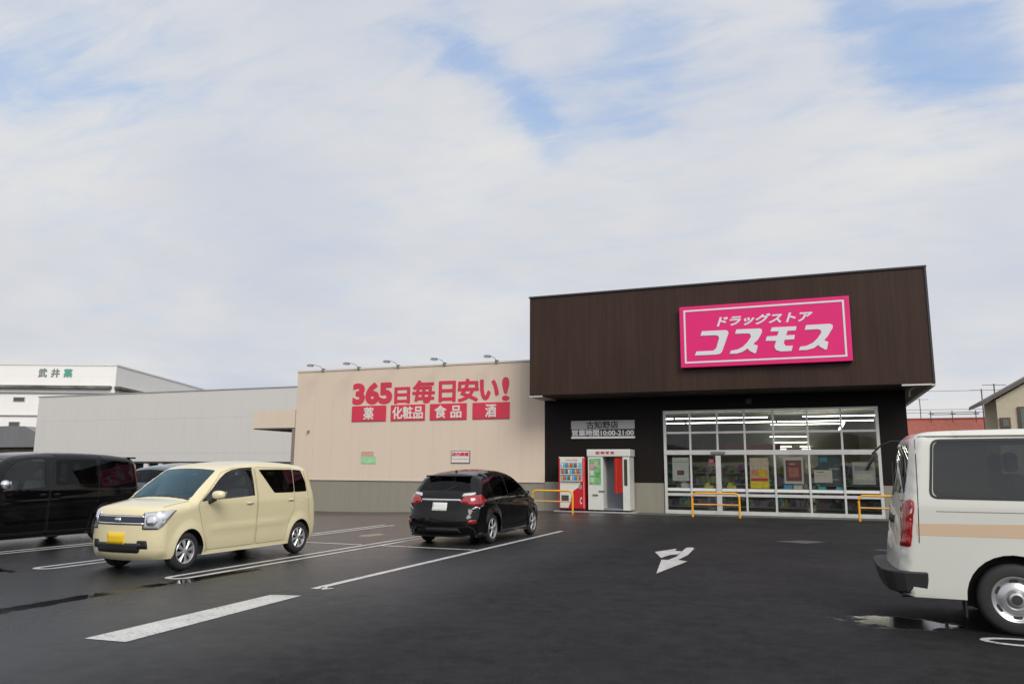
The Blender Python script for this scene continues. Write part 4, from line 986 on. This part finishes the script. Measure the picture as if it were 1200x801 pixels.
# --- cream kei car -------------------------------------------------
kei = dict(L=3.85, W=1.49, r=.095, belt=1.0, tumble=.17, tum2=.05, sill=.20, axles=(.63, 3.32), wr=.285, rim=.185, arch=.335, wheelstyle='alloy', spokes=8, split=(-.13, .13), sw=(.016, .017), kf=.17, kr=.06, crown=.035, plan_f=.035, flare=.022,
    profile=[(.11, .20), (.03, .28), (0, .42), (0, .60), (.015, .80), (.05, .90), (.15, .945), (.42, .995), (.66, 1.03), (.72, 1.045), (.95, 1.22), (1.25, 1.43), (1.42, 1.53), (1.6, 1.575), (2.0, 1.62), (2.5, 1.64), (3.0, 1.63), (3.4, 1.595), (3.56, 1.56), (3.62, 1.50), (3.70, 1.28), (3.76, 1.05), (3.80, .90), (3.84, .60), (3.84, .40), (3.78, .22)],
    windows=[dict(poly=[(.86, 1.02), (1.12, 1.22), (1.40, 1.43), (1.62, 1.495), (2.06, 1.52), (2.10, 1.08)], m='car_glass_clear', door=0, r=.04),
             dict(poly=[(2.26, 1.52), (2.60, 1.11), (3.12, 1.11), (3.12, 1.525)], m='car_glass_tinted', door=1, r=.04),
             dict(poly=[(3.135, 1.11), (3.50, 1.12), (3.48, 1.30), (3.37, 1.51), (3.135, 1.525)], m='car_glass_tinted', r=.03)],
    doors=[dict(poly=[(.80, .98), (.88, .75), (.98, .45), (1.04, .27), (2.16, .27), (2.18, 1.1), (2.14, 1.56), (1.60, 1.535), (1.36, 1.47)]), dict(poly=[(2.19, .27), (2.90, .27), (3.0, .62), (3.125, .80), (3.125, 1.55), (2.17, 1.56), (2.20, 1.1)])],
    glass=[dict(name='windscreen', **{'from': (.76, 1.07), 'to': (1.38, 1.51)}, u0=1.0*.97, u1=.95, m='car_glass_windscreen'), dict(name='rear_window', **{'from': (3.64, 1.46), 'to': (3.75, 1.10)}, u0=.9, u1=.9, m='car_glass_tinted')],
    creases=((.58, .95, 3.15, .02, .012, .04),), seats=dict(rows=(1.75, 2.6), z=.52, dash=1.02, top=1.52, wheel_side=-1))
def stretch(sp, x0, k):
    f = lambda p: (p[0] if p[0] < x0 else x0+(p[0]-x0)*k, p[1])
    sp['profile'] = [f(p) for p in sp['profile']]; sp['L'] = f((sp['L'], 0))[0]
    for g_ in sp['glass']: g_['from'] = f(g_['from']); g_['to'] = f(g_['to'])
def stretch_all(sp, x0, k):
    f = lambda p: (p[0] if p[0] < x0 else x0+(p[0]-x0)*k, p[1])
    stretch(sp, x0, k); sp['axles'] = tuple(f((a, 0))[0] for a in sp['axles'])
    for q in sp['windows']+sp['doors']: q['poly'] = [f(p) for p in q['poly']]
stretch_all(kei, 2.2, 1.09)
c = Car('kei_car', 'cream yellow boxy kei car parked nose towards the camera', 'car', kei, (-9.77, 8.83, 0), radians(90), p_cream)
# front: lamps, grille, bumper, plate
for sg_ in (1, -1):
    hl = c.patch('headlight', [(-.24, .635), (-.01, .635), (.05, .68), (.20, .915), (.02, .905), (-.24, .88)], ('f', sg_, 35), m_lampb, parent=c.root, r=.02, off=.006)
    c.patch('lamp_frame', [(-.235, .64), (-.03, .64), (-.03, .655), (-.22, .655), (-.22, .86), (-.235, .86)], ('f', sg_, 35), m_blk, parent=hl, r=0, off=.009, depth=.004)
    c.patch('reflector', rnd([(-.19, .69), (-.04, .69), (-.04, .84), (-.19, .84)], .06), ('f', sg_, 35), m_chr, parent=hl, r=0, off=.010, depth=.004)
    c.patch('fog_lamp', [(-.30, .36), (-.14, .36), (-.16, .48), (-.30, .48)], ('f', sg_, 35), m_blk, r=.02)
c.patch('grille', [(-.46, .70), (.46, .70), (.46, .84), (-.46, .84)], 'f', mat('grille_dark', (.03, .03, .05), .3), r=.02)
for z in (.72, .82): c.patch('grille_bar', [(-.46, z-.012), (.46, z-.012), (.46, z+.012), (-.46, z+.012)], 'f', m_chr, r=0, off=.012)
c.patch('emblem', rnd([(-.06, .74), (.06, .74), (.06, .80), (-.06, .80)], .03), 'f', m_chr, r=0, off=.016)
c.patch('lower_grille', [(-.40, .30), (.40, .30), (.44, .44), (-.44, .44)], 'f', m_blk, r=.03)
c.patch('number_plate', [(-.165, .42), (.165, .42), (.165, .585), (-.165, .585)], 'f', m_ply, r=.01, off=.014)
c.patch('number_plate', [(-.165, .72), (.165, .72), (.165, .885), (-.165, .885)], 'r', m_ply, r=.01, off=.014)
for sg_ in (1, -1):
    c.patch('tail_lamp', [(.55*sg_, .55), (.68*sg_, .55), (.68*sg_, .85), (.55*sg_, .85)], 'r', m_tail, r=.02)
    c.patch('door_crease', [(3.44, .50), (3.46, .50), (3.46, .52), (3.44, .52)], sg_, m_tail, r=0) if False else None
    c.handle(1.98, .96, sg_, 0, p_cream); c.handle(3.10, .98, sg_, 1, p_cream)
    c.ribbon('window_visor', [(1.18, 1.245), (1.30, 1.35), (1.44, 1.44), (1.60, 1.495), (1.85, 1.525), (2.09, 1.535)], sg_, .045, m_blk, c.doorobj[(sg_, 0)], .004)
    c.ribbon('pillar_line', [(3.56+.02*k_, 1.5-.13*k_) for k_ in range(8)], sg_, .006, m_blk, c.root)
    c.ribbon('pillar_trim', [(2.10, 1.08), (2.095, 1.3), (2.07, 1.52)], sg_, .03, m_blk, c.doorobj[(sg_, 0)], .003)
c.ribbon('hood_seam', [(.10, -.60+.1*k_) for k_ in range(13)], 't', .007, m_blk, c.root) if False else None
for sg_ in (1, -1): c.ribbon('hood_seam', [(.24+.05*k_, sg_*(.60+.004*k_)) for k_ in range(10)], 't', .008, m_blk, c.root, .003)
c.ribbon('cowl_trim', [(.735, -.60+.05*k_) for k_ in range(25)], 't', .05, m_blk, c.root, .004)
c.mirror(1.04, 1.07, p_cream, (.09, .095, .16), (-1,))
bm = BM(); tube(bm, [(.74, .3, 1.075), (.82, -.25, 1.13)], .008, 5); tube(bm, [(.74, -.25, 1.075), (.84, -.62, 1.10)], .008, 5); obj('wiper', bm, m_blk, c.root)
# interior sticker squares on the windscreen top
for y in (-.18, .48):
    h = c.hit((1.28, y, 3), (0, 0, -1))
    if h: bm = BM(); bx(bm, h[0].x-.02, h[0].x+.02, y-.03, y+.03, h[0].z-.05, h[0].z-.045); obj('inspection_sticker', bm, m_plw, c.root)

# --- black minivan ---------------------------------------------------
mv = dict(L=4.70, W=1.70, r=.12, belt=1.1, tumble=.14, tum2=.06, sill=.18, axles=(.88, 3.74), wr=.315, rim=.21, arch=.36, wheelstyle='alloy', spokes=5, split=(-.12, .12), sw=(.03, .03), kf=.25, kr=.08, crown=.03,
    profile=[(.12, .18), (.03, .28), (0, .45), (0, .70), (.03, .86), (.12, .96), (.40, 1.04), (.72, 1.09), (.80, 1.11), (1.05, 1.32), (1.35, 1.56), (1.58, 1.70), (1.80, 1.76), (2.3, 1.81), (3.0, 1.83), (3.8, 1.81), (4.3, 1.77), (4.48, 1.74), (4.54, 1.68), (4.60, 1.45), (4.66, 1.12), (4.69, .95), (4.70, .60), (4.70, .40), (4.64, .22)],
    windows=[dict(poly=[(.98, 1.06), (1.30, 1.36), (1.36, 1.40), (1.26, 1.08)], m='car_glass_clear', r=.02),
             dict(poly=[(1.34, 1.09), (1.46, 1.46), (1.72, 1.66), (1.95, 1.70), (2.26, 1.71), (2.27, 1.15)], m='car_glass_clear', door=0),
             dict(poly=[(2.50, 1.69), (3.44, 1.705), (3.47, 1.21), (2.50, 1.18)], m='car_glass_tinted', door=1),
             dict(poly=[(3.56, 1.705), (4.36, 1.67), (4.42, 1.23), (3.58, 1.21)], m='car_glass_tinted')],
    doors=[dict(poly=[(1.18, 1.02), (1.27, .6), (1.32, .26), (2.34, .26), (2.37, 1.72), (1.86, 1.72), (1.66, 1.67), (1.40, 1.47)]), dict(poly=[(2.38, .26), (3.30, .26), (3.36, .6), (3.50, .8), (3.52, 1.73), (2.39, 1.73)], name='sliding_door')],
    glass=[dict(name='windscreen', **{'from': (.84, 1.14), 'to': (1.54, 1.67)}, u0=.97, u1=.94, m='car_glass_windscreen'), dict(name='rear_window', **{'from': (4.56, 1.62), 'to': (4.65, 1.18)}, u0=.9, u1=.9, m='car_glass_tinted')],
    creases=((.80, 1.2, 4.6, .05, .010, .05), (.42, 1.3, 3.4, .02, .010, .04)), seats=dict(rows=(2.0, 2.95, 3.7), z=.60, dash=1.25, top=1.66, wheel_side=-1))
v = Car('minivan', 'black minivan at the left edge of the photo, blue glint on its roof', 'minivan', mv, (-15.12, 8.8, 0), radians(90), p_black)
for sg_ in (1, -1):
    v.patch('tail_lamp', [(.64*sg_, .95), (.76*sg_, .95), (.72*sg_, 1.62), (.62*sg_, 1.62)], 'r', m_tail, r=.02)
    v.patch('tail_lamp_edge', [(4.56, 1.12), (4.64, 1.10), (4.56, 1.55), (4.50, 1.58)], sg_, m_tail, r=.01)
    v.handle(2.22, 1.0, sg_, 0, p_black); v.handle(2.52, 1.0, sg_, 1, p_black)
    v.patch('headlight', [(-.35, .72), (.10, .76), (.30, .90), (-.30, .88)], ('f', sg_, 30), m_lampb, r=.02)
    v.ribbon('side_rail', [(3.55+.07*k_, 1.08) for k_ in range(14)], sg_, .012, m_blk, v.root)
v.patch('grille', [(-.45, .55), (.45, .55), (.50, .84), (-.50, .84)], 'f', m_chr, r=.02)
v.patch('number_plate', [(-.165, .34), (.165, .34), (.165, .5), (-.165, .5)], 'f', m_plw, r=.01, off=.012)
v.mirror(1.33, 1.16, m_chr, (.09, .12, .12))
bm = BM(); bx(bm, 4.38, 4.58, -.66, .66, 1.74, 1.775, .015); obj('spoiler', bm, p_black, v.root, smooth=40)

# --- black hatchback ---------------------------------------------------
hb = dict(L=4.05, W=1.68, r=.14, belt=.93, tumble=.32, tum2=.12, sill=.17, axles=(.76, 3.28), wr=.31, rim=.215, arch=.345, wheelstyle='alloy', spokes=5, split=(-.16, .16), sw=(.020, .022), kf=.28, kr=.17, crown=.04, plan_f=.08, plan_r=.05, flare=.03,
    profile=[(.14, .18), (.04, .26), (0, .42), (.01, .56), (.06, .68), (.18, .77), (.45, .87), (.75, .95), (.98, 1.01), (1.35, 1.22), (1.72, 1.40), (1.95, 1.465), (2.3, 1.51), (2.75, 1.515), (3.2, 1.48), (3.5, 1.44), (3.64, 1.40), (3.74, 1.28), (3.86, 1.08), (3.92, 1.0), (3.95, .86), (3.98, .70), (4.04, .58), (4.05, .42), (3.98, .24)],
    windows=[dict(poly=[(1.20, .97), (1.52, 1.18), (1.82, 1.345), (2.10, 1.40), (2.40, 1.415), (2.42, .96)], m='car_glass_tinted', door=0),
             dict(poly=[(2.48, .96), (2.48, 1.415), (2.85, 1.41), (3.12, 1.37), (3.30, 1.28), (3.22, 1.08), (3.10, 1.0)], m='car_glass_tinted', door=1)],
    doors=[dict(poly=[(1.12, .94), (1.14, .5), (1.20, .24), (2.40, .24), (2.45, .95), (2.45, 1.44), (2.1, 1.43), (1.80, 1.37)]), dict(poly=[(2.42, .24), (2.85, .24), (2.93, .5), (3.16, .68), (3.32, .95), (3.36, 1.28), (3.14, 1.40), (2.85, 1.435), (2.46, 1.44), (2.46, .95)])],
    glass=[dict(name='windscreen', **{'from': (1.03, 1.05), 'to': (1.68, 1.38)}, u0=.95, u1=.92, m='car_glass_windscreen'), dict(name='rear_window', **{'from': (3.66, 1.37), 'to': (3.86, 1.08)}, u0=.95, u1=1.02*.97, m='car_glass_tinted')],
    creases=((.70, 1.0, 3.9, .06, .014, .035), (.40, 1.1, 3.0, -.02, -.012, .06)), seats=dict(rows=(1.95, 2.75), z=.48, dash=1.35, top=1.38))
stretch(hb, 3.45, 1.42)
h = Car('hatchback', 'black hatchback seen from behind, red tail lamps, parked facing the store', 'hatchback', hb, (-7.30, 18.78, 0), radians(-90), p_black2)
def hatch_rear(h):
    for sg_ in (1, -1):
        tl = h.patch('tail_lamp', [(.44*sg_, .87), (.72*sg_, .80), (.86*sg_, .84), (.86*sg_, 1.03), (.70*sg_, 1.02), (.50*sg_, .98)], 'r', m_tail, r=.02, off=.008)
        h.patch('tail_lamp_side', [(3.66, .92), (3.86, .80), (4.10, .82), (4.10, 1.0), (3.86, 1.03)], sg_, m_tail, r=.02, off=.006, parent=tl)
        h.patch('clear_lens', [(.46*sg_, .99), (.54*sg_, 1.0), (.70*sg_, 1.03), (.69*sg_, 1.075), (.48*sg_, 1.05)], 'r', m_tclear, r=.01, off=.010, parent=tl)
        h.patch('chrome_wing', [(.66*sg_, .73), (.80*sg_, .76), (.82*sg_, .82), (.74*sg_, .79)], 'r', m_chr, r=.01, off=.008)
        h.patch('fog_reflector', [(.64*sg_, .46), (.78*sg_, .46), (.78*sg_, .53), (.66*sg_, .53)], 'r', m_tail, r=.02, off=.008)
        h.handle(2.28, .86, sg_, 0, p_black2); h.handle(3.12, .90, sg_, 1, p_black2)
        h.patch('headlight', [(-.35, .60), (.20, .66), (.45, .80), (-.25, .74)], ('f', sg_, 35), m_lampb, r=.02)
    h.patch('chrome_garnish', [(-.44, .90), (.44, .90), (.44, .94), (-.44, .94)], 'r', m_chr, r=.01, off=.010)
    h.patch('number_plate', [(-.165, .70), (.165, .70), (.165, .865), (-.165, .865)], 'r', m_plw, r=.01, off=.014)
    h.patch('rear_diffuser', [(-.50, .26), (.50, .26), (.44, .36), (-.44, .36)], 'r', m_blk, r=.02)
    h.mirror(1.60, .98, p_black2, (.07, .06, .05))
    bm = BM(); bx(bm, 3.62, 3.90, -.50, .50, 1.39, 1.42, .012); obj('spoiler', bm, p_black2, h.root, smooth=40)
    bm = BM(); prism(bm, [(0, 0), (.14, 0), (.12, .06), (.09, .065)], lambda u, v_, d: Vector((3.35+u, -.012+d, 1.465+v_)), .024); obj('antenna', bm, m_blk, h.root)
    bm = BM(); tube(bm, [(4.08, 0, 1.08), (3.98, .28, 1.20)], .01, 5); obj('wiper', bm, m_blk, h.root)
hatch_rear(h)

# --- second parked car behind the minivan ------------------------------------
hb2 = dict(hb); hb2['creases'] = ()
h2 = Car('hatchback', 'dark teal car mostly hidden between the black minivan and the cream car', 'hatchback', hb2, (-15.25, 18.05, 0), radians(-90), p_teal)
h2.root.scale = (.92, 1, 1.07)
for sg_ in (1, -1): h2.patch('tail_lamp', [(.50*sg_, .80), (.80*sg_, .84), (.80*sg_, 1.03), (.55*sg_, 1.0)], 'r', m_tail, r=.02)

# --- white van ---------------------------------------------------
vn = dict(L=4.72, W=1.70, r=.085, belt=1.20, tumble=.10, tum2=.05, sill=.31, axles=(.95, 3.54), wr=.335, rim=.215, arch=.42, wheelstyle='steel', kf=.2, kr=.06, crown=.02, plan_f=.05, plan_r=.015, flare=.004,
    profile=[(.10, .32), (.02, .42), (0, .60), (.02, .85), (.08, 1.05), (.16, 1.15), (.42, 1.48), (.66, 1.76), (.86, 1.88), (1.2, 1.94), (2.0, 1.975), (3.2, 1.98), (4.1, 1.96), (4.28, 1.93), (4.345, 1.86), (4.39, 1.60), (4.45, 1.28), (4.47, 1.20), (4.51, .90), (4.545, .66), (4.56, .5), (4.54, .33)],
    windows=[dict(poly=[(.62, 1.22), (.86, 1.62), (1.02, 1.80), (1.62, 1.84), (1.62, 1.26)], m='car_glass_clear', door=0, r=.05),
             dict(poly=[(1.84, 1.85), (2.78, 1.86), (2.78, 1.29), (1.84, 1.28)], m='van_glass_tinted', door=1, r=.06),
             dict(poly=[(2.98, 1.865), (4.14, 1.855), (4.20, 1.30), (2.98, 1.29)], m='van_glass_tinted', r=.07)],
    doors=[dict(poly=[(.50, 1.15), (.55, .80), (1.25, .80), (1.42, .55), (1.42, .36), (1.68, .36), (1.72, 1.88), (1.0, 1.86), (.82, 1.68)]), dict(poly=[(1.74, .36), (2.84, .36), (2.88, .6), (2.88, 1.885), (1.76, 1.885)], name='sliding_door')],
    glass=[dict(name='windscreen', **{'from': (.20, 1.20), 'to': (.70, 1.79)}, u0=.97, u1=.95, m='car_glass_windscreen'), dict(name='rear_window', **{'from': (4.355, 1.81), 'to': (4.44, 1.32)}, u0=.93, u1=.93, m='van_glass_tinted')],
    creases=(), seats=dict(rows=(1.25, 2.2, 3.0), z=.85, dash=.75, top=1.78, wheel_side=-1))
VW = .85
w = Car('white_van', 'white delivery van with orange stripe, cut off by the right edge', 'van', vn, (.55+4.72, 8.90+VW, 0), radians(180), p_white)
for sg_ in (1, -1):
    w.patch('tail_lamp', [(4.42, .80), (4.50, .80), (4.46, 1.26), (4.36, 1.26)], sg_, m_tail, r=.02, off=.008)
    w.patch('tail_lamp_rear', [(.70*sg_, .80), (.83*sg_, .80), (.82*sg_, 1.26), (.70*sg_, 1.26)], 'r', m_tail, r=.02, off=.008)
    w.patch('orange_stripe', [(3.40, .915), (4.36, .915), (4.36, 1.03), (3.40, 1.045)], sg_, mat('stripe_orange', (.60, .45, .31), .4), r=0, off=.0015, depth=0, sp_=.15)
    w.patch('blue_stripe', [(2.9, .915), (3.38, .915), (3.38, 1.045), (2.9, 1.05)], sg_, mat('stripe_blue', (.30, .40, .50), .4), r=0, off=.0015, depth=0, sp_=.15)
    w.ribbon('rain_gutter', [(.95+.085*k_, 1.905+.002*sin(k_*.1)) for k_ in range(41)], sg_, .02, mat('gutter_grey', (.10, .10, .09), .5), w.root, .006)
    w.ribbon('corner_seam', [(4.30+.02*k_/6, 1.88-.08*k_) for k_ in range(14)], sg_, .008, m_blk, w.root, .002)
    w.ribbon('panel_line', [(3.0+.09*k_, 1.155) for k_ in range(14)], sg_, .008, mat('panel_line_grey', (.25, .25, .23), .6), w.root, .002)  # thin grey ribbon along the body side
    w.ribbon('window_rubber', dense(rnd([(2.97, 1.875), (4.15, 1.865), (4.21, 1.29), (2.97, 1.28)], .07), .06)+[rnd([(2.97, 1.875), (4.15, 1.865), (4.21, 1.29), (2.97, 1.28)], .07)[0]], sg_, .025, m_blk, w.root, .004)
    w.handle(1.60, 1.05, sg_, 0, m_blk); w.handle(1.84, 1.05, sg_, 1, m_blk)
    w.patch('headlight', [(-.30, .70), (.12, .72), (.20, .95), (-.26, .92)], ('f', sg_, 30), m_lampb, r=.02)
# wrap-round black bumper
bm = BM(); pl = [(4.28, VW-.005), (4.50, VW-.01), (4.62, VW-.06), (4.69, VW-.20), (4.72, .3), (4.72, -.3), (4.69, -VW+.20), (4.62, -VW+.06), (4.50, -VW+.01), (4.28, -VW+.005), (4.28, -VW+.05), (4.45, -VW+.08), (4.45, VW-.08), (4.28, VW-.05)]
prism(bm, pl, FL(.34), .22)
for v_ in bm.verts:
    if v_.co.z < .4: v_.co.y *= .97; v_.co.x -= .06*max(0, (v_.co.x-4.4)/.3)
obj('rear_bumper', bm, mat('bumper_black', (.022, .022, .022), .5, bump=.2, bscale=80), w.root, bevel=.02)
w.patch('number_plate', [(-.165, .72), (.165, .72), (.165, .885), (-.165, .885)], 'r', m_plw, r=.01, off=.014)
w.patch('grille', [(-.5, .68), (.5, .68), (.5, .88), (-.5, .88)], 'f', m_chr, r=.02)
w.patch('hatch_handle', [(-.25, 1.0), (.25, 1.0), (.25, 1.08), (-.25, 1.08)], 'r', m_blk, r=.02, off=.012)
w.mirror(.62, 1.28, m_blk, (.09, .16, .12))
# rear under-view mirror on its arm, wiper, exhaust, mud flap
bm = BM(); tube(bm, [(4.30, -.70, 1.91), (4.40, -.72, 1.91), (4.52, -.75, 1.86), (4.62, -.78, 1.76)], .012, 6); ar = obj('rear_mirror_arm', bm, m_blk, w.root, smooth=50)
bm = BM(); bx(bm, 4.56, 4.60, -.86, -.66, 1.56, 1.78, .015); 
for v_ in bm.verts: v_.co.x += (1.78-v_.co.z)*.55
obj('rear_mirror', bm, m_blk, ar, smooth=40)
bm = BM(); tube(bm, [(4.47, -.1, 1.30), (4.44, -.35, 1.38), (4.41, -.60, 1.66)], .012, 5); obj('wiper', bm, m_blk, w.root)
bm = BM(); tube(bm, [(3.4, .35, .33), (4.2, .35, .30), (4.5, .37, .27)], .03, 10); tube(bm, [(3.7, .35, .33), (4.15, .35, .33)], .09, 12); obj('exhaust', bm, mat('exhaust_steel', (.30, .29, .28), .4, metal=.8), w.root, smooth=50)
bm = BM(); bx(bm, 3.96, 3.975, VW-.24, VW-.06, .14, .45); bx(bm, 3.96, 3.975, -VW+.06, -VW+.24, .14, .45); obj('mud_flap', bm, m_blk, w.root)

# ------------------------------------------------------------------ render settings
SC.render.engine = 'CYCLES'
SC.cycles.max_bounces = 6; SC.cycles.transparent_max_bounces = 12; SC.cycles.caustics_reflective = False; SC.cycles.caustics_refractive = False
